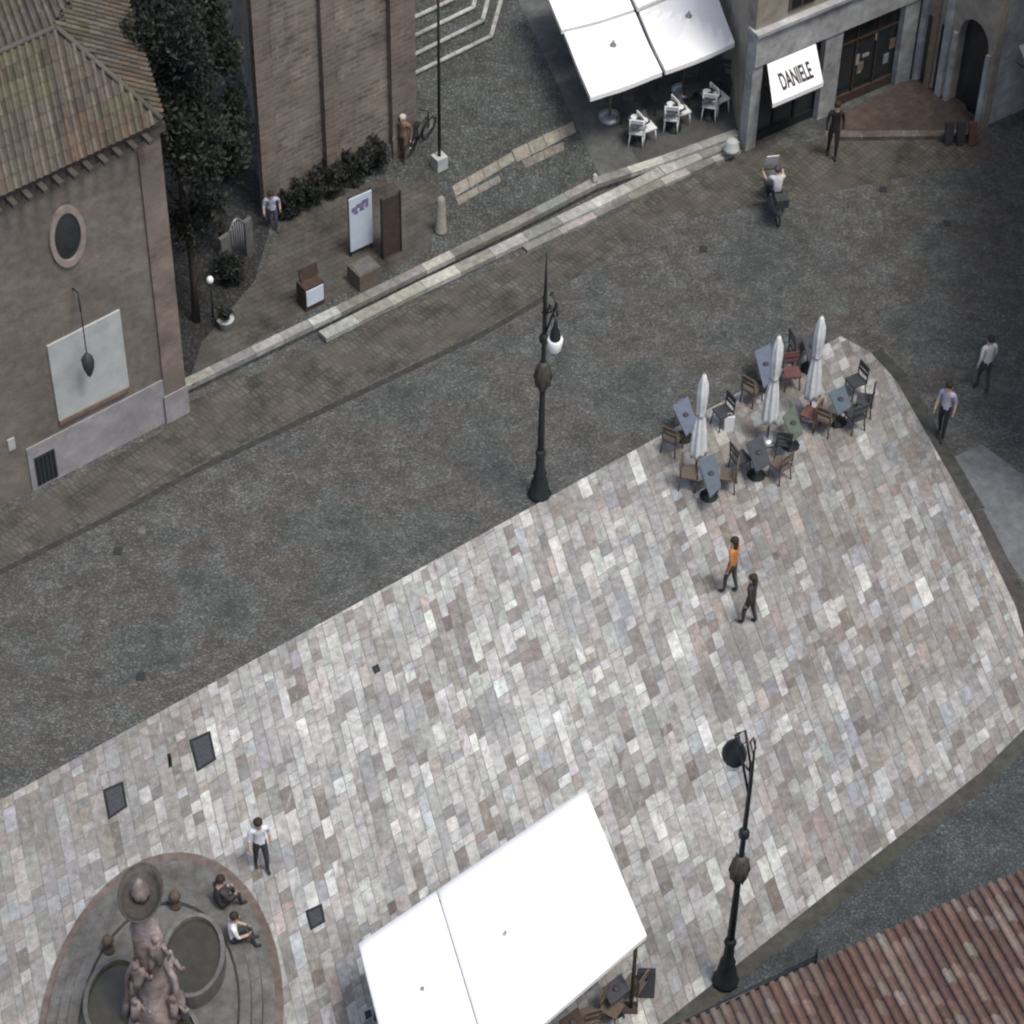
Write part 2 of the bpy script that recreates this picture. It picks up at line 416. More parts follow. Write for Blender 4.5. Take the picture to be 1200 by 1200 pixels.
u = -1.05
NS = 0
while u < 1.35:
    w = random.choice((.22, .26, .28, .32, .34, .38)) / Lu
    v = -.75 + random.uniform(0, .04)
    while v < 1.35:
        l = random.choice((.24, .32, .4, .46, .55, .7, .95)) / Lv
        j = .005
        jj = lambda: random.uniform(.1, 2.6) * j
        q = [bil(u + jj() / Lu, v + jj() / Lv), bil(u + w - jj() / Lu, v + jj() / Lv), bil(u + w - jj() / Lu, v + l - jj() / Lv), bil(u + jj() / Lu, v + l - jj() / Lv)]
        pc = clip(ccw([(p[0], p[1]) for p in q]), PZW)
        if len(pc) >= 3:
            cx, cy = bil(u + w / 2, v + l / 2)
            hh = hsh(cx, cy)
            ww = list(palw)
            gm = math.exp(-((cx + .8) ** 2 / 40 + (cy + 7) ** 2 / 28))  # brighter light mid-plaza painted through the odds of pale stones
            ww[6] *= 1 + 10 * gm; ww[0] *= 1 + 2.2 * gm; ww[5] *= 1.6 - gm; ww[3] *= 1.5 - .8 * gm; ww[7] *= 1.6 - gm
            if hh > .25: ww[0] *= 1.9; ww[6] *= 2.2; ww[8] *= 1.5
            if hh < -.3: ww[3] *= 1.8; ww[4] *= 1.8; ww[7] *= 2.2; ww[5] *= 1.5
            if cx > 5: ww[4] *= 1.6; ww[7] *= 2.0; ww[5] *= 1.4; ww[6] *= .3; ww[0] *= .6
            if cx < -7.5: ww[2] *= 3.2; ww[3] *= 1.8; ww[6] *= .15; ww[0] *= .35; ww[8] *= 1.2; ww[4] *= .6  # light falloff towards the left painted as fewer pale stones
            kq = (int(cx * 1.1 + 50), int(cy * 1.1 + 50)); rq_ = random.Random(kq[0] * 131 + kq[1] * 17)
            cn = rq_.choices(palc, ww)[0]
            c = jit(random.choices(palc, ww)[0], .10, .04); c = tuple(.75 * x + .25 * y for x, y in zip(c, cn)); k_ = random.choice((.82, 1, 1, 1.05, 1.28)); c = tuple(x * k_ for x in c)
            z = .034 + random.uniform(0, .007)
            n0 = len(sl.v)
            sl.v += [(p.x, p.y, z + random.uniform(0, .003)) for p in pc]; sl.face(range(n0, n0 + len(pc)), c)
            NS += 1
        v += l
    u += w
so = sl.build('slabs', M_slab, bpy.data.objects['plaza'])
# pale edging strip and gutter round the plaza
ed = MB()
egx = [(1020, 414), (1050, 447), (1137, 600), (1190, 712), (1212, 790), (1203, 852), (1150, 905), (1072, 966.7), (900, 1102.6), (780, 1197.5), (600, 1339.7)]
for a, b in zip(egx, egx[1:]):
    A1, B1 = G(*a), G(*b); t = (B1 - A1).normalized(); nrm = Vector((-t.y, t.x, 0))
    if nrm.dot(G(700, 800) - A1) > 0: nrm = -nrm
    ed.poly([(p.x, p.y, .012) for p in ccw([A1 - nrm * .02, B1 - nrm * .02, B1 + nrm * .42, A1 + nrm * .36])], jit((.050, .050, .043), .12))
tag(ed.build('kerb_gutter', mat('kerb_gutter_stone', (1, 1, 1), .85, .4, 4, usecol=True, stain=.3)), 'dark worn gutter stones following the right rim of the plaza', 'gutter', kind='structure')
sheet('paving_patch', [(1108, 540), (1150, 520), (1230, 580), (1260, 700), (1205, 690), (1150, 610)], .010, mat('pale_patch', (.12, .128, .13), .8, .3, 4, stain=.3),
      'paler grey patch of street paving right of the plaza rim', 'paving')

sheet('alley_paving', [(1215, 868), (1160, 912), (1080, 974), (905, 1108), (790, 1205), (700, 1290), (900, 1330), (1400, 1000), (1400, 860)], .008,
      cobble_mat('shade_dark_cobbles', [(.040, .045, .046), (.058, .066, .068), (.05, .056, .058), (.064, .072, .074)], 11, joint=(.036, .039, .039)), 'dark cobbles of the lane between plaza and tiled roof, house shade painted in', 'lane')  # the house's shade over the lane, painted as a darker cobble sheet
# terrace and its steps
TZ = .30
edgeA = [(205, 460), (300, 414), (400, 366), (500, 317), (600, 268), (700, 216), (780, 190), (868, 158)]
edgeB = [(382, 397), (500, 338), (620, 281), (700, 243), (780, 204), (868, 167)]
edgeC = [(618, 294), (700, 254), (780, 216), (868, 177)]
sheet('terrace', [(x, y) for x, y in edgeA] + [(866, 60), (850, -150), (1000, -900), (-900, -900), (-200, 200), (100, 300), (170, 380)], TZ, M_terr,
      'raised cobbled terrace in front of the brick church', 'terrace', thick=.4)
steps = thing('stone_steps', 'long low worn pale stone steps between the street and the church terrace', 'steps', G(520, 310))
so0 = steps.location.copy()


def step_strip(edge, z, w, nm):
    mb = MB()
    for a, b in zip(edge, edge[1:]):
        P0, P1 = G(a[0], a[1], z), G(b[0], b[1], z); n = max(1, int((P1 - P0).length / .9))
        t = (P1 - P0).normalized(); nr = Vector((-t.y, t.x, 0))
        if nr.y < 0: nr = -nr
        for i in range(n):
            q0 = P0.lerp(P1, i / n) + t * .006; q1 = P0.lerp(P1, (i + 1) / n) - t * .006
            c = jit(random.choice(((.29, .29, .26), (.24, .24, .22), (.34, .34, .31), (.20, .195, .17), (.19, .19, .175))), .15)
            pts = [q0, q1, q1 + nr * w, q0 + nr * w]
            mb.prism([p - so0 for p in pts], z - .16, z + .004 + random.uniform(0, .004), c)
    return mb.build(nm, M_pale, steps)


step_strip(edgeA, TZ + .004, .30, 'step')
step_strip(edgeB, .20, .36, 'step')
step_strip(edgeC, .10, .34, 'step')

sheet('cafe_path', [(598, -20), (640, -20), (700, 90), (742, 180), (752, 200), (706, 212)], TZ + .004, M_smooth, 'smooth grey stone path running up beside the cafe parasols', 'path')
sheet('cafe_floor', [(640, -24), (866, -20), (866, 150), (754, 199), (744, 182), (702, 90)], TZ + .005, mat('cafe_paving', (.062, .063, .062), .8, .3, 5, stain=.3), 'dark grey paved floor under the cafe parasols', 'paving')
mb = MB()
for pts, c in (([(530, 218), (600, 178), (604, 188), (534, 230)], (.22, .205, .165)), ([(534, 232), (585, 205), (588, 212), (538, 240)], (.18, .168, .14)),
               ([(600, 176), (672, 142), (676, 154), (606, 190)], (.23, .212, .17)), ([(612, 188), (660, 166), (662, 175), (616, 197)], (.17, .155, .13))):
    P = [G(x, y, TZ + .005) for x, y in pts]
    n = 4
    for i in range(n):
        q = [P[0].lerp(P[1], i / n), P[0].lerp(P[1], (i + .96) / n), P[3].lerp(P[2], (i + .96) / n), P[3].lerp(P[2], i / n)]
        mb.poly([(p.x, p.y, TZ + .005) for p in ccw(q)], jit(c, .12))
tag(mb.build('paving_inlay', M_slab), 'broken band of beige bricks set into the terrace cobbles', 'paving', kind='structure')
sheet('terrace_setts', [(225, 452), (300, 400), (420, 335), (505, 290), (512, 215), (440, 210), (330, 262), (300, 330), (235, 400)], TZ + .004,
      brick_mat('brownish_setts', (.072, .064, .056), (.06, .058, .05), (.045, .043, .039), .3, .2, .6, .014, 'floor', R(36), tint=(.06, .064, .058)), 'brownish setts in front of the church apse', 'paving')
sheet('alley_ground', [(222, 446), (236, 402), (298, 330), (318, 262), (300, 200), (150, 150), (150, 300), (190, 400)], TZ + .006, M_alley, 'dark ground of the alley between chapel and church, shade painted in', 'ground')
sheet('forecourt', [(986, 133), (1056, 96), (1092, 90), (1122, 100), (1143, 152), (1138, 158), (984, 160)], .14, mat('brown_forecourt', (.058, .044, .038), .85, .4, 4, col2=(.068, .051, .042), stain=.3),
      'low brown stone platform before the shop doors at the upper right', 'platform', thick=.3)
mb = MB()
for a, b in zip([(984, 160), (1035, 159.5), (1086, 159)], [(1035, 159.5), (1086, 159), (1138, 158)]):
    A1, B1 = G(a[0], a[1], .14), G(b[0], b[1], .14); up_ = Vector((0, .24, 0)); t = (B1 - A1).normalized() * .008
    mb.prism([A1 + t - Vector((0, .03, 0)), B1 - t - Vector((0, .03, 0)), B1 - t + up_, A1 + t + up_], -.02, .147, jit((.095, .072, .058), .15))
mb.build('kerb', M_slab, bpy.data.objects['forecourt'])

# ------------------------------------------------------------------ facade helper
class Facade:
    def __init__(s, a, b, z=0.0, out=None):
        s.p0 = Vector((a.x, a.y, z)); s.len = (Vector((b.x, b.y, z)) - s.p0).length
        s.t = (Vector((b.x, b.y, z)) - s.p0).normalized(); s.n = Vector((s.t.y, -s.t.x, 0))
        s.yaw = math.atan2(s.t.y, s.t.x)

    def st(s, x, y, off=0.0):             # place on the wall seen at (x, y) of the photo
        d = ray(x, y); q = s.p0 + s.n * off
        k = (q - CAM).dot(s.n) / d.dot(s.n); p = CAM + d * k - s.p0
        return p.dot(s.t), p.z

    def w(s, a, z, off=0.0): return Vector((s.t.x * a + s.n.x * off, s.t.y * a + s.n.y * off, z))      # local to p0

    def rect(s, mb, a0, a1, z0, z1, o0, o1, col=None):
        b = [s.w(a0, z0, o1), s.w(a1, z0, o1), s.w(a1, z0, o0), s.w(a0, z0, o0)]
        t = [s.w(a0, z1, o1), s.w(a1, z1, o1), s.w(a1, z1, o0), s.w(a0, z1, o0)]
        mb.hexa(b, t, col); return mb

    def quad(s, mb, pts, o0, o1, col=None):   # wall polygon in (along, z), ccw seen from outside
        f_ = [s.w(a, z, o1) for a, z in pts]; k_ = [s.w(a, z, o0) for a, z in pts]
        n = len(mb.v); N_ = len(pts); mb.v += [tuple(p) for p in k_] + [tuple(p) for p in f_]
        mb.face([n + N_ + i for i in range(N_)], col); mb.face([n + N_ - 1 - i for i in range(N_)], col)
        for i in range(N_):
            j = (i + 1) % N_; mb.face((n + i, n + j, n + N_ + j, n + N_ + i), col)
        return mb

    def ell(s, c, rx, rz, n=28): return [(c[0] + rx * math.cos(2 * math.pi * k / n), c[1] + rz * math.sin(2 * math.pi * k / n)) for k in range(n)]


def tiles(mb, O, e, sv, inside, ne, ns, pitch, tl, colf, rise=.055):
    """rows of curved roof tiles: O eave corner, e unit along the eave, sv unit up the slope"""
    nrm = e.cross(sv).normalized()
    if nrm.z < 0: nrm = -nrm
    for i in range(ne):
        for k in range(ns):
            a = (i + .5) * pitch; b = k * tl
            if not inside(a, b + tl * .5): continue
            c = colf(i, k, a, b)
            for kind in (0, 1):
                o = len(mb.v); nseg = 4
                for (bb, sc, lift) in ((b - .03, 1.0, .022), (b + tl, .86, 0.0)):
                    for q in range(nseg + 1):
                        th = math.pi * q / nseg
                        rad = pitch * (.31 if kind == 0 else .27) * sc
                        dx = -math.cos(th) * rad; hz = math.sin(th) * rise * (1 if kind == 0 else -.45) * sc
                        p = O + e * (a + dx + (pitch * .5 if kind else 0)) + sv * bb + nrm * (hz + lift + (.045 if kind == 0 else .03))
                        mb.v.append(tuple(p))
                cc = c if kind == 0 else tuple(x * .8 for x in c)
                for q in range(nseg): mb.face((o + q, o + q + 1, o + nseg + 2 + q, o + nseg + 1 + q), cc, True)


# ------------------------------------------------------------------ chapel (left)
ca, cb = G(-80, 636), G(218, 481)
F1 = Facade(ca, cb)
eh = hgt(cb, 152)
chap = thing('chapel', 'tan plastered chapel with hipped clay tile roof, round window and white wall panel', 'chapel', F1.p0)
K = G(190, 141, eh + .42); E2 = G(147, 0, eh + .42)
bd = (E2 - K); bd.z = 0; bd.normalize()
wl = MB()
back = bd * 6.5
b0 = [F1.w(0, 0), F1.w(F1.len, 0), F1.w(F1.len, 0) + back, F1.w(0, 0) + back]
wl.prism(b0, -.1, eh + .3)
wo = wl.build('wall', M_plaster, chap)
pl = MB(); L1 = F1.len
F1.rect(pl, L1 - .62, L1 + .03, .0, eh + .1, 0, .07); pl.build('pilaster', M_redbrick, chap)
pl = MB(); s0, _ = F1.st(38, 575); F1.rect(pl, s0, L1 - .5, 0, F1.st(190, 446)[1] + .05, .0, .045); pl.build('plinth', M_bluish, chap)
pl = MB(); F1.rect(pl, L1 - .68, L1 + .05, 0, 1.0, .08, .12); pl.build('pilaster_base', M_bluish, chap)
cw = F1.st(78, 276)
ring = MB()
o_, i_ = F1.ell(cw, .50, .98), F1.ell(cw, .37, .76)
for k in range(28):
    j = (k + 1) % 28
    F1.quad(ring, [o_[k], o_[j], i_[j], i_[k]], 0, .07)
win = ring.build('window', mat('window_surround', (.24, .20, .175), .85, .25, 5), chap)
gl_ = MB(); F1.quad(gl_, F1.ell(cw, .375, .765), 0, .015); gl_.build('glass', M_glass, win)
pn = MB(); F1.quad(pn, [F1.st(68, 492), F1.st(150, 451), F1.st(139, 362), F1.st(54, 405)], 0, .06); pan = pn.build('wall_panel', M_panel, chap)
pf = MB(); q0, q1 = F1.st(68, 492), F1.st(150, 451)
F1.quad(pf, [(q0[0], q0[1] - .14), (q1[0], q1[1] - .14), q1, q0], 0, .09); pf.build('panel_shadow', mat('reddish_shadow', (.16, .11, .09), .9, .3, 6), pan)  # reddish strip paints the cast shadow along the panel's lower edge
gr = MB(); ga = F1.st(44, 572)[0]; F1.rect(gr, ga, ga + .62, .1, 1.15, .0, .06)
gg = gr.build('grille', mat('grille_backing', (.03, .034, .033), .7), chap)
gb = MB()
for i in range(5): F1.rect(gb, ga + .05 + i * .12, ga + .09 + i * .12, .12, 1.12, .062, .085)
gb.build('bars', M_iron, gg)
# sign plate low at left edge
sp_ = MB(); a_ = F1.st(13, 520); F1.rect(sp_, a_[0] - .1, a_[0] + .1, a_[1] - .2, a_[1] + .2, 0, .04); sp_.build('wall_plate', M_panel, chap)
# eave cornice
co = MB(); F1.rect(co, -.2, L1 + .15, eh - .0, eh + .26, 0, .16)
for i in range(int(L1 / .42)):
    F1.rect(co, .1 + i * .42, .24 + i * .42, eh + .16, eh + .29, .17, .55)
co.build('cornice', mat('cornice_brick', (.06, .053, .046), .9, .3, 5), chap)
# roof
KL = K - F1.p0
ap = G(66, 34, eh + 2.17) - F1.p0
e1 = -F1.t
rel = ap - KL
# apex in skew coordinates (along the eave, along the side)
det = e1.x * bd.y - e1.y * bd.x
au = (rel.x * bd.y - rel.y * bd.x) / det; bu = (e1.x * rel.y - e1.y * rel.x) / det
sv1 = (bd * bu + Vector((0, 0, 1.75)));  sl1 = sv1.length; sv1n = sv1.normalized()
un = MB()
LW = L1 + .8
WB = 2 * bu + 2.5
kl, ks, kb = KL, KL + e1 * LW, KL + bd * WB
rl = KL + e1 * LW + sv1
th = Vector((0, 0, -.1))
un.hexa([p + th for p in (ks, kl, ap, rl)], [ks, kl, ap, rl])
un.hexa([p + th for p in (kl, kb, ap)], [kl, kb, ap])
un.hexa([p + th for p in (kb, ks + bd * WB, rl, ap)], [kb, ks + bd * WB, rl, ap])
rf = un.build('roof', M_under, chap)


def col1(i, k, a, b):
    c = random.choice(((.098, .082, .064), (.086, .074, .060), (.106, .092, .074), (.074, .064, .053)))
    g_ = math.sin(a * 1.1 + .7) * math.cos(b * 1.3)
    if g_ > .35: c = (c[0] * .96, c[1] * 1.0, c[2] * .84)
    if (b < 1.0 and 0.0 < a < 2.6 and random.random() < .5): c = (.105, .077, .056)
    k_ = .8 + .4 * (math.sin(i * 12.9898) * 43758.5 % 1)
    return jit(tuple(x * k_ for x in c), .1)


tm = MB()
ins = lambda a, b: (a / max(au, .01) > b / sl1 * 1.0 or a > au) and b < sl1
tiles(tm, KL + th * 0, e1, sv1n, ins, int(LW / .2), int(sl1 / .36) + 1, .2, .36, col1)
s2v = (e1 * au + Vector((0, 0, 1.75))); s2l = s2v.length


def ins2(a, b):
    w = b / s2l
    return a > w * bu and a < WB - w * (WB - bu) and b < s2l


tiles(tm, KL, bd, s2v.normalized(), ins2, int(WB / .2), int(s2l / .36) + 1, .2, .36, col1)
sv3 = (bd * (bu - WB) + Vector((0, 0, 1.75))); s3l = sv3.length
tiles(tm, kb, e1, sv3.normalized(), lambda a, b: (a / max(au, .01) > b / s3l or a > au) and b < s3l, int(LW / .2), int(s3l / .36) + 1, .2, .36, col1)
tm.build('tiles', M_tile, rf)
rc = MB()
rc.tube([KL + Vector((0, 0, .05)), ap + Vector((0, 0, .07))], .07, 8, (.085, .077, .065)); rc.tube([ap + Vector((0, 0, .07)), rl + Vector((0, 0, .07))], .07, 8, (.085, .077, .065))
rc.build('ridge_tiles', M_tile, rf)
# hanging lantern on the chapel wall
hp = F1.st(85, 338); hl = thing('wall_lantern', 'small dark lantern hanging on a bracket before the chapel panel', 'lantern', F1.p0 + F1.w(hp[0], hp[1], 0))
bk = MB(); lq = Vector(F1.n) * .5
e_ = F1.st(103, 425, .5); ex = F1.w(e_[0] - hp[0], e_[1] - hp[1], .5)
bk.tube([(0, 0, 0), lq * .5 + Vector((0, 0, .05)), Vector((ex.x, ex.y, -.35))], .022, 6)
bk.tube([Vector((ex.x, ex.y, -.35)), ex + Vector((0, 0, .3))], .016, 6); bk.build('bracket', M_iron, hl)
lt = MB(); lt.lathe([(.03, .34), (.12, .22), (.17, .1), (.15, -.15), (.07, -.42), (.02, -.5)], 8, ex); lt.build('lantern_body', mat('lantern_dark', (.035, .045, .045), .5), hl)

# ------------------------------------------------------------------ brick church
ha, hb = G(322, 247, TZ), G(488, 168, TZ)
F2 = Facade(ha, hb, TZ); CH = 11.5; L2 = F2.len
chu = thing('brick_church', 'tall brown brick church wall with flat pilaster strips at the top of the photo', 'church', F2.p0)
bk2 = Vector((-.25, 1, 0)).normalized() * 9
wl = MB(); wl.prism([F2.w(.1, 0), F2.w(L2 - .1, 0), F2.w(L2 - .1, 0) + bk2, F2.w(.1, 0) + bk2], -.3, CH); wl.build('wall', M_church, chu)
PLM = brick_mat('pilaster_brick', (.175, .14, .115), (.125, .102, .086), (.165, .145, .125), .42, .17, .35, .024, 'wall', F2.yaw)
for x0, x1 in ((294, 315), (375, 392), (457, 486)):
    mb = MB(); s0, s1 = F2.st(x0, 5, .2)[0], F2.st(x1, 5, .2)[0]
    F2.rect(mb, s0, s1, 0, CH - .01, 0, .2)
    mb.build('pilaster', PLM, chu)
mb = MB(); F2.rect(mb, -.15, L2 + .15, CH, CH + .35, -.3, .35); mb.build('cornice', M_redbrick, chu)
mb = MB(); F2.rect(mb, 0, L2, 0, .5, .0, .12); mb.build('plinth', M_fount, chu)
mb = MB(); r_ = [F2.w(-.4, CH + .35, .5), F2.w(L2 + .4, CH + .35, .5), F2.w(L2 + .4, CH + .35) + bk2, F2.w(-.4, CH + .35) + bk2]
rid = [F2.w(1.4, CH + 1.9) + bk2 * .3, F2.w(L2 - 1.4, CH + 1.9) + bk2 * .3, F2.w(L2 - 1.4, CH + 1.9) + bk2, F2.w(1.4, CH + 1.9) + bk2]
mb.hexa(r_, rid); mb.build('roof', mat('church_roof', (.16, .11, .08), .9, .4, 6), chu)

# nested church steps at the top
cs = thing('church_stairs', 'nested grey stone church steps with pale nosings at the top centre', 'steps', G(520, 60, TZ))
o0 = cs.location.copy()
for i, (a, b, c) in enumerate((((470, 94), (577, 42), (594, -20)), ((470, 72), (567, 24), (578, -20)), ((470, 50), (556, 8), (563, -20)), ((470, 28), (534, -2), (541, -20)))):
    z = TZ + .13 * (i + 1)
    Pa, Pb, Pc = [G(x, y, z) for x, y in (a, b, c)]
    Pd = G(470, -20, z)
    mb = MB(); mb.prism([Vector((p.x, p.y, 0)) - Vector((o0.x, o0.y, 0)) for p in (Pa, Pb, Pc, Pd)], -.05, z - o0.z)
    st = mb.build('step', M_terr, cs)
    mb = MB()
    for p, q in ((Pa, Pb), (Pb, Pc)):
        t = (q - p).normalized(); nr = Vector((-t.y, t.x, 0)) * .1
        if nr.dot(Pd - Pa.lerp(Pc, .5)) < 0: nr = -nr
        n = 5
        for k in range(n):
            x0 = p.lerp(q, k / n) + t * .004; x1 = p.lerp(q, (k + 1) / n) - t * .004
            mb.prism([(v_ - o0) for v_ in (x0 - nr * .2, x1 - nr * .2, x1 + nr, x0 + nr)], z - o0.z - .05, z - o0.z + .004, jit((.30, .30, .29), .18))
    mb.build('nosing', M_pale, st)

# ------------------------------------------------------------------ shops (upper right)
sa, sb = G(872, 176), G(1064, 93)
F3 = Facade(sa, sb); L3 = F3.len
shop = thing('shop_building', 'pale corner shop building with dark windows and cream upper storey', 'building', F3.p0)
bk3 = Vector((-.12, 1, 0)).normalized() * 6
SH = 10.0
FB = F3.st(905, 68)[1]
FT = F3.st(880, 42)[1]


def tri(mb, a0, a1, z0, z1, o0=0, o1=.25): return F3.rect(mb, a0, a1, z0, z1, o0, o1)


mb = MB(); mb.prism([F3.w(0, 0, -.28), F3.w(L3, 0, -.28), F3.w(L3, 0) + bk3, F3.w(0, 0) + bk3], -.1, SH); mb.build('wall', M_cream, shop)
# ground floor piers and lintel
def sx(x, y): return F3.st(x, y)[0]


top1 = F3.st(975, 38)[1]
piers = [(0, sx(884, 165)), (sx(957, 130), sx(976, 128)), (sx(1050, 80), L3)]
for a0, a1 in piers:
    mb = MB(); tri(mb, a0, a1, 0, FB, -.27, .06); mb.build('pier', M_grey, shop)
mb = MB(); F3.rect(mb, 0, L3, FB, FT, -.27, .12); F3.rect(mb, -.08, L3 + .05, FT, FT + .12, -.27, .24); mb.build('cornice', M_grey, shop)
mb = MB(); F3.rect(mb, 0, L3, FT + .121, SH - .01, -.27, 0); mb.build('upper_wall', M_cream, shop)
for x0, x1 in ((925, 955), (985, 1012)):
    a0 = F3.st(x0, 0)[0]; a1 = F3.st(x1, 0)[0]
    mb = MB(); F3.rect(mb, a0, a1, FT + .35, FT + 2.3, .002, .05); w_ = mb.build('window', mat('window_frame_wood', (.10, .07, .05), .7), shop)
    mb = MB(); F3.rect(mb, a0 + .08, a0 + .42, FT + .42, FT + 2.22, .052, .06); F3.rect(mb, a0 + .48, a1 - .08, FT + .42, FT + 2.22, .052, .06); mb.build('pane', M_glass, w_)
mb = MB(); a0, a1 = sx(884, 165), sx(957, 130)
F3.rect(mb, a0, a1, 0, FB, -.275, -.2); s1_ = mb.build('shopfront', M_glass, shop)
mb = MB()
for k in range(4): F3.rect(mb, a0 + k * (a1 - a0) / 3 - .03, a0 + k * (a1 - a0) / 3 + .03, 0, FB - .02, -.195, -.15)
F3.rect(mb, a0 + .04, a1 - .04, 0, .3, -.195, -.14); mb.build('frame', M_iron, s1_)
mb = MB(); a2, a3 = sx(976, 128), sx(1050, 85)
F3.rect(mb, a2, a3, 0, FB, -.275, -.2); s2_ = mb.build('shopfront', M_glass, shop)
mb = MB()
for k in range(4): F3.rect(mb, a2 + k * (a3 - a2) / 3 - .03, a2 + k * (a3 - a2) / 3 + .03, 0, FB - .02, -.195, -.15)
F3.rect(mb, a2, a3, FB * .72, FB * .72 + .06, -.195, -.15); F3.rect(mb, a2, a3, 0, .35, -.195, -.13); mb.build('frame', M_wood, s2_)
mb = MB()
for k in range(7):
    a = random.uniform(a2 + .1, a3 - .2); z = random.uniform(.5, 2.0); F3.rect(mb, a, a + random.uniform(.08, .3), z, z + random.uniform(.1, .5), -.19, -.17, jit(random.choice(((.2, .2, .22), (.14, .1, .09), (.26, .26, .27))), .3))
mb.build('window_display', M_tile, s2_)['kind'] = 'stuff'

# awning with lettering
aw = thing('shop_awning', 'white sloping awning with black capital lettering over the corner shop window', 'awning', F3.p0)
off = .85
tl_, tr_ = F3.st(899, 76, .1), F3.st(956, 50, .1)
bl_, br_ = F3.st(905, 124, off), F3.st(965, 93, off)
TL, TR, BL, BR = F3.w(*tl_, .1), F3.w(*tr_, .1), F3.w(*bl_, off), F3.w(*br_, off)
zz = (TL.z + TR.z) / 2; TL.z = TR.z = zz; zb = (BL.z + BR.z) / 2; BL.z = BR.z = zb
dn = Vector((0, 0, -.03))
mb = MB(); mb.hexa([BL + dn, BR + dn, TR + dn, TL + dn], [BL, BR, TR, TL]); mb.build('canopy', M_white, aw)
vd = Vector((0, 0, -.16)); no_ = F3.n * .02
mb = MB(); mb.hexa([BL + vd + no_, BR + vd + no_, BR + vd, BL + vd], [BL + no_ - dn * 0, BR + no_, BR, BL]); mb.build('valance', M_white, aw)
mb = MB(); mb.tube([F3.w(tl_[0] + .05, zb - .1, .06), BL + F3.t * .05], .02, 6); mb.build('arm', M_iron, aw)
mb = MB(); mb.tube([F3.w(tr_[0] - .05, zb - .1, .06), BR - F3.t * .05], .02, 6); mb.build('arm', M_iron, aw)


def lettering(txt, origin, ex, ey, width, height, mt, parent, name='lettering', lift=.012):
    cu = bpy.data.curves.new(name, 'FONT'); cu.body = txt; cu.size = 1; cu.extrude = .004; cu.offset = .022; cu.align_x = 'CENTER'; cu.align_y = 'CENTER'
    t = bpy.data.objects.new(name, cu); COL.objects.link(t)
    bpy.context.view_layer.update()
    me = bpy.data.meshes.new_from_object(t.evaluated_get(bpy.context.evaluated_depsgraph_get()))
    bpy.data.objects.remove(t)
    xs = [v.co.x for v in me.vertices]; ys = [v.co.y for v in me.vertices]
    wx = max(xs) - min(xs); wy = max(ys) - min(ys); mx_ = (max(xs) + min(xs)) / 2; my = (max(ys) + min(ys)) / 2
    nz_ = ex.cross(ey).normalized()
    for v in me.vertices:
        p = origin + ex * ((v.co.x - mx_) * width / wx) + ey * ((v.co.y - my) * height / wy) + nz_ * (lift + v.co.z); v.co = p
    me.materials.append(mt)
    o = bpy.data.objects.new(name, me); COL.objects.link(o); o.parent = parent; return o


ex = (TR - TL).normalized(); ey = (TL - BL); ey = (ey - ex * ey.dot(ex)); hl_ = ey.length; ey.normalize()
lettering('DANIELE', (TL + TR + BL + BR) / 4 - ey * hl_ * .07 , ex, ey, (TR - TL).length * .64, hl_ * .46, M_text, aw)

# right-hand arcade building
ra, rb, rc_ = G(1068, 90), G(1150, 152), G(1420, 40)
F4 = Facade(ra, rb); F5 = Facade(rb, rc_)
rh = thing('unseen_shade_house', 'unseen tall pale house added on the right to shade the street', 'building', G(1262, 110))  # added house out of view, blocks sky and sun from the right street
o0 = rh.location.copy(); P = [G(1262, 110), G(1300, 640), G(1700, 640), G(1700, 110)]
MB().prism([p - o0 for p in P], 0, 14.0).build('wall', M_cream, rh)
FR = Facade(P[0], P[1]); FR.n = Vector((-abs(FR.n.x), FR.n.y, 0)) if FR.n.x > 0 else FR.n
for i in range(5):
    for zf in (1.0, 4.6, 8.0, 11.2):
        mb = MB(); FR.rect(mb, .6 + i * FR.len / 5, 1.5 + i * FR.len / 5, zf, zf + 1.9, .002, .06); w_ = mb.build('window', M_wood, rh)
        mb = MB(); FR.rect(mb, .7 + i * FR.len / 5, 1.4 + i * FR.len / 5, zf + .1, zf + 1.8, .062, .07); mb.build('pane', M_glass, w_)
MB().prism([p - o0 + (p - (P[0] + P[2]) / 2).normalized() * .5 for p in P], 14.0, 14.3).build('roof', M_redbrick, rh)
arc = thing('arcade_building', 'grey stone building with dark arched doorway at the far upper right', 'building', F4.p0)
mb = MB(); far = Vector((4, 9, 0))
mb.prism([F4.w(0, 0, -.3), F4.w(F4.len - .05, 0, -.3), F4.w(F4.len, 0) + (rc_ - rb) + Vector((0, .35, 0)), far + Vector((5, 0, 0)), far - Vector((2, 0, 0))], -.1, 7); mb.build('wall', M_grey, arc)
AH = 2.7; w0, w1 = F4.len * .52, F4.len * .92; cxm = (w0 + w1) / 2; rr_ = (w1 - w0) / 2
mb = MB(); F4.rect(mb, 0, w0, 0, 7.01, -.29, 0); F4.rect(mb, w1, F4.len, 0, 7.01, -.29, 0)
top = [(w1, 7.0), (w0, 7.0)] + [(cxm - rr_ * math.cos(math.pi * k / 10), AH + rr_ * 1.3 * math.sin(math.pi * k / 10)) for k in range(11)]
for k in range(10):
    p, q = (cxm - rr_ * math.cos(math.pi * k / 10), AH + rr_ * 1.3 * math.sin(math.pi * k / 10)), (cxm - rr_ * math.cos(math.pi * (k + 1) / 10), AH + rr_ * 1.3 * math.sin(math.pi * (k + 1) / 10))
    F4.quad(mb, [p, q, (q[0], 7.0), (p[0], 7.0)], -.29, -.001)
mb.build('front_wall', M_cream, arc)
mb = MB(); F4.rect(mb, w0 - .0, w1 + .0, 0, AH + rr_ * 1.3, -.298, -.29); mb.build('doorway', M_glass, arc)
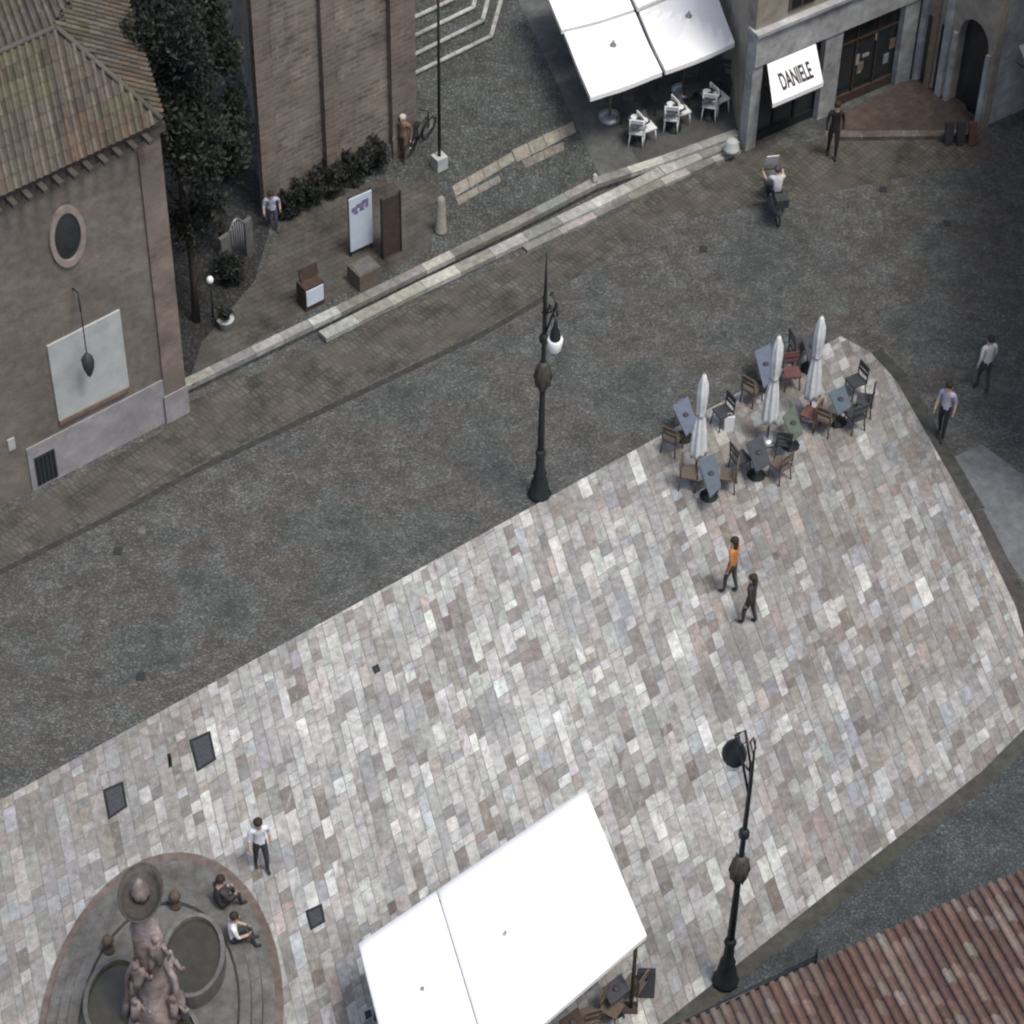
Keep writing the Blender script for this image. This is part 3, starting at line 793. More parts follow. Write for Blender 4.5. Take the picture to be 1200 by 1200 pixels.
mb = MB(); F4.rect(mb, w0 - .14, w0 - .002, 0, AH, .002, .1); F4.rect(mb, w1 + .002, w1 + .14, 0, AH, .002, .1)
mb.build('jamb', M_grey, arc)
for a in (.04, .2, .36):
    mb = MB(); F4.rect(mb, a * F4.len, a * F4.len + .2, 0, 6.9, .002, .12); mb.build('pilaster', M_grey if a != .2 else M_lightwood, arc)
mb = MB(); F4.rect(mb, F4.len * .12, F4.len * .19, .0, 2.6, .002, .03); F4.rect(mb, F4.len * .30, F4.len * .35, .0, 2.6, .002, .03); mb.build('door', M_glass, arc)
mb = MB(); F5.rect(mb, 0, F5.len, 0, 7.01, -.29, 0); mb.build('side_wall', M_cream, arc)
for a0, a1 in ((.35, 1.15), (1.55, 2.5)):
    mb = MB(); F5.rect(mb, a0, a1, .1, 2.5, .002, .04); d_ = mb.build('shopfront', M_glass, arc)
    mb = MB(); F5.rect(mb, a0 - .06, a0, 0, 2.56, .003, .09); F5.rect(mb, a1, a1 + .06, 0, 2.56, .003, .09); F5.rect(mb, a0 - .06, a1 + .06, 2.56, 2.66, .003, .09); mb.build('frame', M_iron, d_)
for a0, a1, nm in ((.5, .95, 'window'), (1.6, 2.2, 'window')):
    mb = MB(); F5.rect(mb, a0, a1, 3.6, 5.2, .002, .05); d_ = mb.build('window', M_wood, arc)
    mb = MB(); F5.rect(mb, a0 + .06, (a0 + a1) / 2 - .02, 3.66, 5.14, .052, .06); F5.rect(mb, (a0 + a1) / 2 + .02, a1 - .06, 3.66, 5.14, .052, .06); mb.build('pane', M_glass, d_)
aw2 = thing('side_awning', 'small pale awning at the right edge of the photo over a dark shopfront', 'awning', F5.p0)
p = [F5.w(.85, 2.25, .8), F5.w(2.3, 2.25, .8), F5.w(2.3, 2.85, .05), F5.w(.85, 2.85, .05)]
mb = MB(); mb.hexa([q + dn for q in p], p); mb.build('canopy', mat('grey_canvas', (.42, .43, .42), .8, .1), aw2)
mb = MB(); mb.tube([F5.w(.9, 2.2, .02), p[0] + F5.t * .05], .02, 6); mb.tube([F5.w(2.25, 2.2, .02), p[1] - F5.t * .05], .02, 6); mb.build('arm', M_iron, aw2)

# ------------------------------------------------------------------ foreground tiled roof (bottom right)
EZ = 5.0
f0, f1 = G(700, 1249, EZ), G(1330, 963, EZ)
fe = (f1 - f0).normalized(); fl = (f1 - f0).length
rq = G(1000, 1113, EZ); rq2 = G(1095, 1300, EZ + 1.25)
fsv = (rq2 - rq); fsl = 9.0; fsn = fsv.normalized()
fb = thing('tiled_house', 'house in front whose red clay tile roof fills the lower right corner', 'house', (f0.x, f0.y, 0))
o0 = Vector((f0.x, f0.y, 0))
pv = Vector((fsn.x, fsn.y, 0)).normalized()
mb = MB(); mb.prism([f0 - o0 + pv * .5 + fe * .3, f1 - o0 + pv * .5 - fe * .3, f1 - o0 + pv * 8 - fe * .3, f0 - o0 + pv * 8 + fe * .3], 0, EZ - .05); mb.build('wall', M_plaster, fb)
mb = MB(); q = [f0 - o0, f0 - o0 + fsn * fsl, f1 - o0 + fsn * fsl, f1 - o0]
q = ccw(q); mb.hexa([p + Vector((0, 0, -.12)) for p in q], q); rf2 = mb.build('roof', M_under, fb)


def col2(i, k, a, b):
    far_ = a > 4.0; rs_ = random.getstate()
    if random.random() < .5: random.seed(i * 37 + k // 9)
    c = col2b(far_); random.setstate(rs_); random.random()
    k_ = .75 + .5 * (math.sin(i * 78.233) * 43758.5 % 1)
    return jit(tuple((.6 * x + .4 * m_) * k_ for x, m_ in zip(c, (.108, .078, .064))), .13)


def col2b(far_):
    if far_: c = random.choice(((.115, .058, .046), (.09, .047, .039), (.14, .088, .072), (.18, .135, .112), (.08, .047, .038), (.17, .15, .13), (.105, .074, .062)))
    else: c = random.choice(((.095, .073, .058), (.08, .06, .049), (.12, .097, .08), (.068, .053, .043), (.10, .07, .056), (.14, .12, .102)))
    return c


tm = MB(); tiles(tm, f0 - o0, fe, fsn, lambda a, b: b < fsl, int(fl / .235), int(fsl / .42), .235, .42, col2, .06)
tm.build('tiles', M_tile, rf2)
mb = MB(); ga_ = (G(780, 1213, EZ) - o0); gb_ = (G(958, 1126, EZ) - o0)
nn = -pv * .09
mb.tube([ga_ + nn + Vector((0, 0, -.08)), gb_ + nn + Vector((0, 0, -.03))], .06, 8); mb.tube([gb_ + nn + Vector((0, 0, -.2)), gb_ + nn + Vector((0, 0, .32))], .03, 6)
mb.build('gutter', M_iron, fb)

# ------------------------------------------------------------------ street lamps
def lamp(px, label, off, ztop, hs=1.0, gs=1.0):
    b = G(*px, .035 if px[1] > 900 else 0.0); t = thing('street_lamp', label, 'street lamp', b, 0, 'tall iron street lamps in the square')
    mb = MB(); mb.lathe([(.31, 0), (.31, .12), (.25, .2), (.22, .55), (.16, .72), (.19, .82), (.13, .95), (.11, 1.5), (.15, 1.6), (.10, 1.75)], 10); mb.build('base', M_iron, t)
    mb = MB(); mb.lathe([(.09, 1.74), (.08, 3.0), (.068, 4.0), (.055, 6.0), (.05, ztop - 1.6), (.03, ztop - .7), (.008, ztop)], 10)
    mb.lathe([(.06, 5.55), (.12, 5.65), (.12, 5.8), (.06, 5.9)], 10); mb.build('post', M_iron, t)
    mb = MB(); mb.lathe([(.08, 3.96), (.16, 4.08), (.21, 4.35), (.20, 4.6), (.14, 4.8), (.07, 4.92)], 14)
    for k in range(6):
        a = k * math.pi / 3; mb.tube([(.165 * math.cos(a), .165 * math.sin(a), 4.04), (.225 * math.cos(a), .225 * math.sin(a), 4.42), (.155 * math.cos(a), .155 * math.sin(a), 4.84)], .018, 5)
    mb.build('ornament', M_bronze, t)
    o = Vector((off[0], off[1], 0)); d = o.normalized(); sd = Vector((-d.y, d.x, 0)) * .09; zl = off[2]
    for sgn in (-1, 1):
        mb = MB()
        mb.tube([Vector((0, 0, zl - .9)) + sd * .2 * sgn, d * .3 * o.length + sd * sgn + Vector((0, 0, zl - .1)), d * .75 * o.length + sd * sgn + Vector((0, 0, zl + .7)), o + sd * sgn * .4 + Vector((0, 0, zl + .45))], .03, 6)
        mb.tube([Vector((0, 0, zl - .2)), d * .25 * o.length + sd * sgn * 1.6 + Vector((0, 0, zl + .1)), d * .5 * o.length + sd * sgn * 1.4 + Vector((0, 0, zl + .45)), d * .3 * o.length + sd * sgn + Vector((0, 0, zl + .75)), d * .12 * o.length + sd * sgn + Vector((0, 0, zl + .5))], .022, 5)
        mb.build('bracket_arm', M_iron, t)
    mb = MB(); mb.lathe([(.30 * hs, 0), (.31 * hs, .05), (.24 * hs, .22), (.12 * hs, .38), (.05, .5), (.02, .62)], 14, o + Vector((0, 0, zl - .25)), sy=1.3); mb.build('lantern_hood', M_iron, t)
    mb = MB(); mb.lathe([(.06 * gs, -.5), (.16 * gs, -.38), (.2 * gs, -.05), (.17 * gs, -.005)], 12, o + Vector((0, 0, zl - .25))); mb.build('lantern_glass', M_lampglass, t)
    return t


lamp((632, 580), 'tall dark iron street lamp at the edge of street and plaza in the middle', (.26, -.75, 6.75), 8.64, .45, 1.0)
lamp((850, 1150), 'tall dark iron street lamp by the lower right plaza rim beside the tiled roof', (-.34, .50, 8.05), 9.0, .86, .9)

# ------------------------------------------------------------------ white parasols of the cafe
def canopy(name, px, z, rise, label, group, pole=True, drop=.16, sag=.06, seed=0):
    P = [G(x, y, z) for x, y in px]
    P = ccw(P); c = sum(P, Vector()) / 4; b = Vector((c.x, c.y, TZ))
    t = thing(name, label, 'parasol', b, 0, group)
    n = 8; mb = MB(); q = [p - b for p in P]; cz = c - b + Vector((0, 0, rise))
    grid = {}
    rg = random.Random(seed)
    for i in range(n + 1):
        for k in range(n + 1):
            u_, v_ = i / n, k / n
            p = q[0].lerp(q[1], u_).lerp(q[3].lerp(q[2], u_), v_)
            m_ = 1 - max(abs(u_ - .5), abs(v_ - .5)) * 2
            edge = abs(abs(u_ - .5) - abs(v_ - .5))
            p = p + Vector((0, 0, rise * m_ - sag * min(1, edge * 2.2) * (1 - m_ * .5) + rg.uniform(-.006, .006)))
            grid[i, k] = len(mb.v); mb.v.append(tuple(p))
    for i in range(n):
        for k in range(n): mb.face((grid[i, k], grid[i + 1, k], grid[i + 1, k + 1], grid[i, k + 1]), None, False)
    rim = [grid[i, 0] for i in range(n)] + [grid[n, k] for k in range(n)] + [grid[n - i, n] for i in range(n)] + [grid[0, n - k] for k in range(n)]
    o = len(mb.v)
    for i in rim: x, y, zz_ = mb.v[i]; mb.v.append((x, y, zz_ - drop))
    for i in range(len(rim)):
        j = (i + 1) % len(rim); mb.face((rim[j], rim[i], o + i, o + j))
    mb.build('canopy', M_white, t)
    mb = MB(); mb.lathe([(.10, 0), (.09, .05), (.04, .12), (.02, .2)], 8, cz + Vector((0, 0, -.01))); mb.build('finial', M_silver, t)
    if pole:
        mb = MB(); mb.tube([(0, 0, 0), (0, 0, cz.z - .05)], .04, 8); mb.build('pole', M_lightwood, t)
        mb = MB(); mb.lathe([(.36, 0), (.36, .08), (.1, .13)], 12); mb.build('base', M_silver, t)
        for i in range(4):
            mb = MB(); mb.tube([cz * 1 - Vector((0, 0, .16)), q[i] * .93 + Vector((0, 0, .07 * q[i].z * 0 - .10 - q[i].z * -.07))], .016, 5); mb.build('rib', M_lightwood, t)
    return t


CP = 'square white parasols over the cafe'
canopy('parasol', [(661, 38), (744, 14), (776, 84), (692, 114)], 2.75, .28, 'white cafe parasol nearest the steps, beside the smooth grey path', CP, seed=1)
canopy('parasol', [(749, 14), (834, -26), (861, 50), (780, 83)], 2.80, .34, 'white cafe parasol next to the corner of the shop building', CP, seed=2)
canopy('parasol', [(630, -36), (712, -62), (743, 11), (658, 35)], 2.75, .28, 'white cafe parasol cut by the photo top beside the grey path', CP, seed=3)
canopy('parasol', [(716, -64), (800, -104), (831, -28), (747, 9)], 2.86, .28, 'white cafe parasol barely showing between two others at the photo top', CP, seed=4)

# ------------------------------------------------------------------ chairs and tables
def chair(name, mt, label, group, mt2=None):
    t = thing(name, label, 'chair', (0, 0, 0), 0, group)
    mb = MB(); mb.box((0, 0, .52), (.44, .44, .05)); mb.box((0, 0, .49), (.36, .36, .02)); mb.build('seat', mt2 or mt, t)
    mb = MB(); mb.box((0, .215, .98), (.42, .035, .16), tilt=('X', R(-8))); mb.box((0, .20, .78), (.42, .03, .08), tilt=('X', R(-8)))
    mb.tube([(-.2, .19, .52), (-.2, .235, 1.06)], .02, 6); mb.tube([(.2, .19, .52), (.2, .235, 1.06)], .02, 6); mb.build('backrest', mt, t)
    for x in (-1, 1):
        for y in (-1, 1):
            mb = MB(); mb.tube([(.18 * x, .18 * y, .5), (.21 * x, .22 * y, 0)], .02, 6); mb.build('leg', mt, t)
    return t


def table(name, label, group, pts, cloth, z0, z=.86):
    P = ccw([G(x, y, z0 + z) for x, y in pts]); c = sum(P, Vector()) / len(P); b = Vector((c.x, c.y, z0))
    t = thing(name, label, 'table', b, 0, group)
    q = [p - b for p in P]; mb = MB(); mb.hexa([p + Vector((0, 0, -.05)) for p in q], q); top = mb.build('tabletop', cloth, t)
    mb = MB(); mb.lathe([(.07, .001), (.08, .03), (.05, .05)], 10, (0, 0, z)); mb.build('ashtray', M_darkpl, t)
    mb = MB(); mb.lathe([(.25, 0), (.25, .04), (.05, .09), (.04, z - .06)], 10); mb.build('pedestal', M_iron, t)
    return t, c


TG = 'cafe tables at the closed parasols'
tb = [('cloth blue grey', [(788, 476), (806, 464), (817, 496), (804, 511)], M_bluecloth, 'blue grey table left of the first closed parasol'),
      ('', [(818, 538), (838, 531), (845, 570), (832, 583)], M_slatecloth, 'slate blue table in front of the first closed parasol, nearest the walkers'),
      ('', [(884, 412), (903, 402), (908, 440), (895, 455)], M_bluecloth, 'blue grey table left of the middle closed parasol'),
      ('', [(874, 519), (894, 510), (903, 542), (886, 553)], M_greycloth, 'dark grey table in front of the middle closed parasol'),
      ('', [(917, 488), (931, 474), (941, 506), (929, 517)], M_greencloth, 'faded green table between the middle and the rear closed parasol'),
      ('', [(971, 460), (990, 452), (998, 476), (982, 486)], M_slatecloth, 'slate blue table right of the rear closed parasol'),
      ('', [(940, 396), (956, 388), (962, 416), (948, 424)], M_greycloth, 'dark grey table behind the rear closed parasol')]
tcs = []
for _, pts, cl, lb in tb:
    t_, c_ = table('cafe_table', lb, TG, pts, cl, .036); tcs.append(c_)
mb = MB(); mb.lathe([(.04, 0), (.05, .05), (.03, .16)], 8, (0, 0, .86)); 
CG = 'chairs round the cafe tables'
ch_br = chair('cafe_chair', M_wicker, 'x', CG)
ch_dk = chair('cafe_chair', M_darkpl, 'x', CG)
ch_rd = chair('cafe_chair', M_redpl, 'x', CG)
used = set()


def put(ch, px, face, label, z=.036):
    p = G(px[0], px[1], z)
    if ch.name not in used:
        used.add(ch.name); ch.location = p; ch.rotation_euler = (0, 0, face); ch['label'] = label; return ch
    return dup(ch, p, face, label)


put(ch_br, (787, 528), R(150), 'brown chair in front of the blue grey table at far left of the closed parasols')
put(ch_dk, (846, 498), R(-60), 'black chair with a white bag behind it, right of the first closed parasol')
put(ch_br, (852, 572), R(-100), 'brown chair on the right of the slate blue table nearest the walkers')
put(ch_br, (806, 570), R(80), 'brown chair on the left of the slate blue table nearest the walkers')
put(ch_br, (880, 470), R(140), 'brown chair between the first closed parasol and the table beside the middle one')
put(ch_dk, (866, 552), R(120), 'black chair left of the dark grey table in front of the middle parasol')
put(ch_br, (913, 560), R(-140), 'brown chair right of the dark grey table in front of the middle parasol')
put(ch_dk, (918, 532), R(170), 'black chair in front of the faded green table')
put(ch_rd, (948, 500), R(-120), 'red chair at the right of the faded green table')
put(ch_rd, (926, 452), R(10), 'red chair behind the faded green table')
put(ch_dk, (1001, 462), R(-60), 'black chair behind the right end of the slate blue table by the rear parasol')
put(ch_dk, (1011, 484), R(-100), 'black chair at the plaza corner, outermost on the right of all cafe chairs')
put(ch_dk, (1000, 502), R(-150), 'black chair in front of the slate blue table by the rear parasol')
put(ch_br, (966, 505), R(150), 'brown chair left front of the slate blue table by the rear parasol')
put(ch_dk, (934, 420), R(110), 'black chair left of the dark grey table behind the rear parasol')
bag = thing('shopping_bag', 'white bag standing by the black chair near the first closed parasol', 'bag', G(844, 500, .036) + Vector((.22, -.1, 0)))
mb = MB(); b_ = [(-.12, -.07, 0), (.12, -.07, 0), (.12, .07, 0), (-.12, .07, 0)]; mb.hexa(b_, [(x * 1.15, y * .5, .5) for x, y, z in b_]); mb.build('body', M_whitepl, bag)
mb = MB(); mb.tube([(-.07, 0, .5), (-.05, 0, .62), (.05, 0, .62), (.07, 0, .5)], .01, 5); mb.build('handle', M_whitepl, bag)


def closed_umbrella(px, label, ytop, seed):
    b = G(*px, .036); h = hgt(b, ytop)
    t = thing('closed_parasol', label, 'parasol', b, 0, 'closed white parasols at the cafe tables')
    rg = random.Random(seed); ph = rg.uniform(0, 6)
    fold = lambda a, z: .22 * math.sin(7 * a + ph + z * .5) + .07 * math.sin(3 * a + z * 2)
    mb = MB(); z0 = .75; H_ = h - z0 - .05
    prof = [(.19, 0), (.20, .06), (.18, .18), (.165, .30), (.13, .42), (.10, .50), (.115, .58), (.13, .68), (.135, .78), (.115, .88), (.06, .96), (.03, 1.0)]
    mb.lathe([(r, z0 + k * H_) for r, k in prof], 28, fold=fold); mb.build('canopy', M_canvas, t)
    mb = MB(); mb.lathe([(.11, z0 + .49 * H_), (.125, z0 + .5 * H_), (.125, z0 + .515 * H_), (.11, z0 + .525 * H_)], 14); mb.build('tie_strap', M_silver, t)
    mb = MB(); mb.tube([(0, 0, 0), (0, 0, h)], [.035, .02], 8); mb.build('pole', M_lightwood, t)
    mb = MB(); mb.lathe([(.3, 0), (.3, .08), (.09, .14)], 12); mb.build('base', M_silver, t)
    return t


M_canvas = mat('folded_canvas', (.60, .61, .60), .9, .2, 5, spec=.1, stain=.15)
closed_umbrella((815, 556), 'closed white parasol nearest the walkers, left of the three', 437, 1)
closed_umbrella((899, 516), 'closed white parasol in the middle of the three', 392, 2)
closed_umbrella((948, 488), 'closed white parasol farthest back, right of the three', 369, 3)

# cafe under the open parasols: white chairs, tables
WG = 'white chairs under the cafe parasols'
ch_w = chair('cafe_chair', M_whitepl, 'x', WG)
for px, fc, lb in (((746, 168), 20, 'white chair nearest the steps, left one of the left pair'), ((757, 164), -30, 'white chair of the left pair, its right one'),
                   ((786, 152), 25, 'left white chair of the middle pair under the parasols'), ((797, 145), -30, 'right white chair of the middle pair under the parasols'),
                   ((831, 137), 20, 'left white chair of the pair close to the shop corner'), ((842, 130), -25, 'right white chair of the pair close to the shop corner')):
    put(ch_w, px, R(fc) + R(150), lb, TZ + .006)
ch_d2 = chair('cafe_chair', M_darkpl, 'x', 'dark chairs under the cafe parasols')
for px, fc, lb in (((735, 140), 0, 'dark chair in the shade at the left rim of the cafe'), ((768, 128), 40, 'dark chair in the shade behind the left white pair'),
                   ((812, 118), 20, 'dark chair in the shade behind the middle white pair'), ((850, 108), -20, 'dark chair in the shade right by the shop corner')):
    put(ch_d2, px, R(fc), lb, TZ + .006)
for pts, lb in (([(735, 138), (756, 128), (762, 142), (742, 152)], 'dark round-edged table at the left of the shaded cafe'), ([(778, 122), (798, 113), (804, 127), (784, 136)], 'dark table in the middle of the shaded cafe'),
                ([(820, 108), (840, 99), (846, 112), (826, 121)], 'dark table near the shop corner in the shaded cafe')):
    t_, c_ = table('bistro_table', lb, 'tables under the cafe parasols', pts, M_greycloth, TZ + .006)
    for dx, dy in ((-.12, .08), (.14, -.05)):
        pt = tag(MB().lathe([(.05, 0), (.1, .012), (.13, .03), (.11, .026), (.05, .012)], 12).build('plate', M_whitepl, None, c_ + Vector((dx, dy, .001))), 'white plate lying on a dark table in the shaded cafe', 'plate', 'plates on the cafe tables')

# ------------------------------------------------------------------ big marquee
MZ = 2.93
mpx = [(420, 1106), (686, 924), (758, 1096), (478, 1336)]
mP = [G(x, y, MZ) for x, y in mpx]; mc = sum(mP, Vector()) / 4
mq = thing('white_marquee', 'large white two-section canopy standing on the plaza at the bottom centre', 'marquee', (mc.x, mc.y, .036))
o0 = mq.location.copy(); q = [p - o0 for p in mP]
sp = .335


def section(u0_, u1_, seed):
    n = 14; mb = MB(); g_ = {}; rg = random.Random(seed)
    for i in range(n + 1):
        for k in range(n + 1):
            uu = u0_ + (u1_ - u0_) * i / n; vv = k / n
            p = q[0].lerp(q[1], uu).lerp(q[3].lerp(q[2], uu), vv)
            a = i / n; m_ = 1 - max(abs(a - .5), abs(vv - .5)) * 2
            edge = min(1, abs(abs(a - .5) - abs(vv - .5)) * 2)
            p = p + Vector((0, 0, .16 * m_ - .0 * edge * (1 - m_) + rg.uniform(-.004, .004)))
            g_[i, k] = len(mb.v); mb.v.append(tuple(p))
    for i in range(n):
        for k in range(n): mb.face((g_[i, k], g_[i, k + 1], g_[i + 1, k + 1], g_[i + 1, k]), None, True)
    rim = [g_[i, 0] for i in range(n)] + [g_[n, k] for k in range(n)] + [g_[n - i, n] for i in range(n)] + [g_[0, n - k] for k in range(n)]
    o = len(mb.v)
    for i in rim: x, y, z = mb.v[i]; mb.v.append((x, y, z - .14))
    for i in range(len(rim)):
        j = (i + 1) % len(rim); mb.face((rim[i], rim[j], o + j, o + i))
    return mb.build('canopy_section', M_white, mq)


sA = section(0, sp - .002, 5); sB = section(sp + .002, 1, 6)
fi = G(495, 1160, MZ + .12) - o0; mb = MB(); mb.lathe([(.05, 0), (.05, .05), (.025, .12)], 8, fi); mb.build('finial', M_silver, sA)
fi = G(592, 1094, MZ + .16) - o0; mb = MB(); mb.lathe([(.04, 0), (.04, .04), (.02, .1)], 8, fi); mb.build('finial', M_silver, sB)
for uu in (.07, sp, .965):
    for vv in (.06, .965):
        p = q[0].lerp(q[1], uu).lerp(q[3].lerp(q[2], uu), vv)
        mb = MB(); mb.tube([(p.x, p.y, 0), (p.x, p.y, p.z - .02)], .045, 8); mb.box((p.x, p.y, .03), (.3, .3, .06)); mb.build('pole', M_wood, mq)
MG = 'wicker chairs under the marquee'
ch_m = chair('wicker_chair', M_wicker, 'x', MG)
for px, fc, lb in (((742, 1168), -120, 'wicker chair at the right corner post of the white marquee'), ((716, 1196), 60, 'wicker chair under the right side of the marquee, second from the corner post'), ((690, 1205), 200, 'wicker chair under the marquee edge at the photo bottom')):
    put(ch_m, px, R(fc), lb)
table('marquee_table', 'dark table under the right edge of the white marquee', 'tables under the marquee', [(706, 1158), (728, 1140), (738, 1160), (716, 1178)], M_greycloth, .036)
table('marquee_table', 'dark table under the marquee near the photo bottom', 'tables under the marquee', [(655, 1196), (677, 1180), (687, 1200), (665, 1216)], M_wood, .036)
jk = thing('folding_board', 'dark blue folded menu board beside the marquee corner post', 'menu board', G(756, 1160, .036))
mb = MB(); mb.box((0, -.12, .42), (.4, .03, .85), tilt=('X', R(-12))); mb.build('front_panel', M_greycloth, jk)
mb = MB(); mb.box((0, .12, .42), (.4, .03, .85), tilt=('X', R(12))); mb.build('rear_panel', mat('navy_board', (.05, .055, .09), .7), jk)

# ------------------------------------------------------------------ fountain
fc = G(188, 1205, .036); fo = thing('stone_fountain', 'old stepped oval stone fountain with carved pink column and top bowl', 'fountain', fc)
rxo = (G(322, 1205) - fc).x; ryo = (G(188, 1013) - fc).y
def oval(r0_, r1_, z0, z1, n=40):
    mb = MB()
    for k in range(n):
        a, b = 2 * math.pi * k / n, 2 * math.pi * (k + 1) / n
        j = .0008
        c = lambda r, t: (r * rxo * math.cos(t) + .0, r * ryo * math.sin(t))
        mb.prism([c(r0_, a + j), c(r1_, a + j), c(r1_, b - j), c(r0_, b - j)], z0, z1 + random.uniform(0, .003))
    return mb
oval(1.005, 1.075, -.02, .012).build('paving_ring', mat('reddish_border', (.125, .10, .088), .85, .4, 4, stain=.3), fo)
for i, (r0_, r1_) in enumerate(((.895, 1.0), (.80, .893), (.70, .798))):
    oval(r0_, r1_, -.05, .13 * (i + 1)).build('step', M_fount, fo)
    oval(r0_ - .018, r0_ + .004, .13 * (i + 1), .13 * (i + 1) + .012).build('step_joint', mat('joint_grime', (.03, .03, .028), .9), fo)
mb = MB(); n = 56; mb.prism([(.698 * rxo * math.cos(2 * math.pi * k / n), .698 * ryo * math.sin(2 * math.pi * k / n)) for k in range(n)], -.05, .40); mb.build('platform', M_fount, fo)
# lobed basin
lob = [(G(226, 1120, .9) - fc, 1.0), (G(136, 1172, .9) - fc, 1.0), (G(196, 1228, .9) - fc, 1.05), (G(150, 1290, .9) - fc, 1.0), (G(245, 1260, .9) - fc, 1.0)]
for (c, k) in lob:
    rx_, ry_ = .62 * k, 1.02 * k; mb = MB()
    n = 32
    for i in range(n):
        a, b = 2 * math.pi * i / n, 2 * math.pi * (i + 1) / n
        f_ = lambda r, t: (c.x + (rx_ + r) * math.cos(t), c.y + (ry_ + r) * math.sin(t))
        mb.prism([f_(0, a), f_(.10, a), f_(.10, b), f_(0, b)], .38, .92)
    ba = mb.build('basin', M_fount, fo)
    mb = MB(); mb.poly([(c.x + (rx_ + .01) * math.cos(2 * math.pi * i / n), c.y + (ry_ + .01) * math.sin(2 * math.pi * i / n), .80) for i in range(n)]); mb.build('water', M_water, ba)
# carved column
mb = MB()
mb.lathe([(.62, .4), (.60, 1.1), (.5, 1.3), (.42, 1.5), (.36, 2.4), (.33, 3.4), (.36, 4.0), (.25, 4.4), (.2, 4.9)], 14, fold=lambda a, z: .12 * math.sin(4 * a + z) + .06 * math.sin(7 * a - 2 * z))
mb.build('column', M_pink, fo)
for i, (dx, dy, z) in enumerate(((.42, -.3, 1.3), (-.4, -.3, 1.2), (.36, .2, 2.2), (-.24, -.36, 2.7), (.22, -.24, 3.5))):
    mb = MB(); mb.blob((dx, dy, z), (.17, .17, .42), i, .4); mb.blob((dx * 1.05, dy * 1.1, z + .46), (.09, .09, .12), i + 9, .2)
    mb.tube([(dx + .12, dy, z + .25), (dx + .3, dy - .15, z + .05), (dx + .34, dy - .2, z + .3)], [.06, .04, .03], 6); mb.tube([(dx - .1, dy, z - .2), (dx - .18, dy - .15, z - .6)], [.09, .05], 6)
    mb.build('carved_figure', M_pink, fo)
# volutes
for sgn in (-1, 1):
    mb = MB(); mb.tube([(sgn * .3, -.15, 3.0), (sgn * .5, -.2, 2.4), (sgn * .52, -.25, 1.9), (sgn * .60, -.3, 1.5), (sgn * .66, -.3, 1.0)], [.06, .07, .08, .08, .1], 8); mb.build('volute', M_pink, fo)
mb = MB(); zb_ = 5.02
mb.lathe([(.14, -.15), (.27, -.02), (.41, .14), (.48, .30), (.465, .33), (.38, .16), (.3, .08), (.02, .07)], 28, (0, 0, zb_), sy=1.6, closed=False); bw = mb.build('bowl', M_bronze, fo)
mb = MB(); mb.lathe([(.17, .13), (.19, .3), (.16, .52), (.09, .7), (.02, .78)], 14, (0, 0, zb_), fold=lambda a, z: .08 * math.sin(8 * a + 9 * z)); mb.build('finial', M_pink, bw)
for px in ((206, 1062), (128, 1114)):
    p = G(px[0], px[1], .45) - fc; mb = MB(); mb.lathe([(.13, .38), (.14, .5), (.08, .56), (.11, .7), (.15, .8), (.11, .92), (.03, .98)], 12, (p.x, p.y, 0)); mb.build('baluster', M_brownpost, fo)

# ------------------------------------------------------------------ covers in the paving
def cover(px, label, frame=None):
    P = ccw([G(x, y, .045) for x, y in px]); c = sum(P, Vector()) / len(P)
    mb = MB(); mb.prism([p - c for p in P], -.02, 0.002); t = mb.build('manhole_cover', M_manhole, None, c); tag(t, label, 'manhole cover')
    mb = MB()
    for i in range(4):
        a, b = P[i] - c, P[(i + 1) % 4] - c; d_ = (a + b) * .5; k = .06 / max(d_.length, .01)
        mb.prism([a * (1 - k), b * (1 - k), b * 1.03, a * 1.03], .002, .008)
    mb.build('rim', M_iron, t)


cover([(222, 868), (246, 857), (253, 890), (231, 904)], 'square dark cover in the slabs, right one of the two by the left street edge')
cover([(121, 926), (144, 916), (149, 945), (127, 960)], 'square blue-black cover in the slabs, left one of the two by the left street edge')
cover([(358, 1068), (377, 1059), (381, 1080), (364, 1090)], 'square brown-black cover in the slabs right of the fountain')
cover([(196, 884), (200, 883), (202, 898), (198, 900)], 'narrow dark slot cover between the two left square covers')
cover([(436, 782), (443, 778), (446, 786), (439, 790)], 'tiny dark cover in the slabs near the street edge at centre left')
cover([(427, 1186), (434, 1183), (436, 1191), (429, 1195)], 'tiny dark cover in the slabs beside the marquee')
tag(MB().lathe([(.12, -.02), (.12, .012), (.09, .018)], 14, sy=1.2).build('water_cap', M_fount, None, G(166, 621)), 'small pale round water cap in the left street cobbles', 'water cap')
for px, lb in (((138, 646), 'small dark drain in the left street cobbles'), ((165, 793), 'small dark drain in the cobbles near the left plaza edge'), ((1110, 262), 'dark drain in the upper right street'), ((824, 292), 'small dark drain in the street below the long steps'), ((1035, 222), 'small dark drain in the street right of the scooter')):
    mb = MB(); p = G(*px); mb.prism([(-.11, -.13), (.11, -.13), (.11, .13), (-.11, .13)], -.02, .012); t = mb.build('drain_grate', M_iron, None, p); tag(t, lb, 'drain')
    mb = MB()
    for i in range(4): mb.box((-.075 + i * .05, 0, .015), (.02, .22, .01))
    mb.build('bars', M_manhole, t)

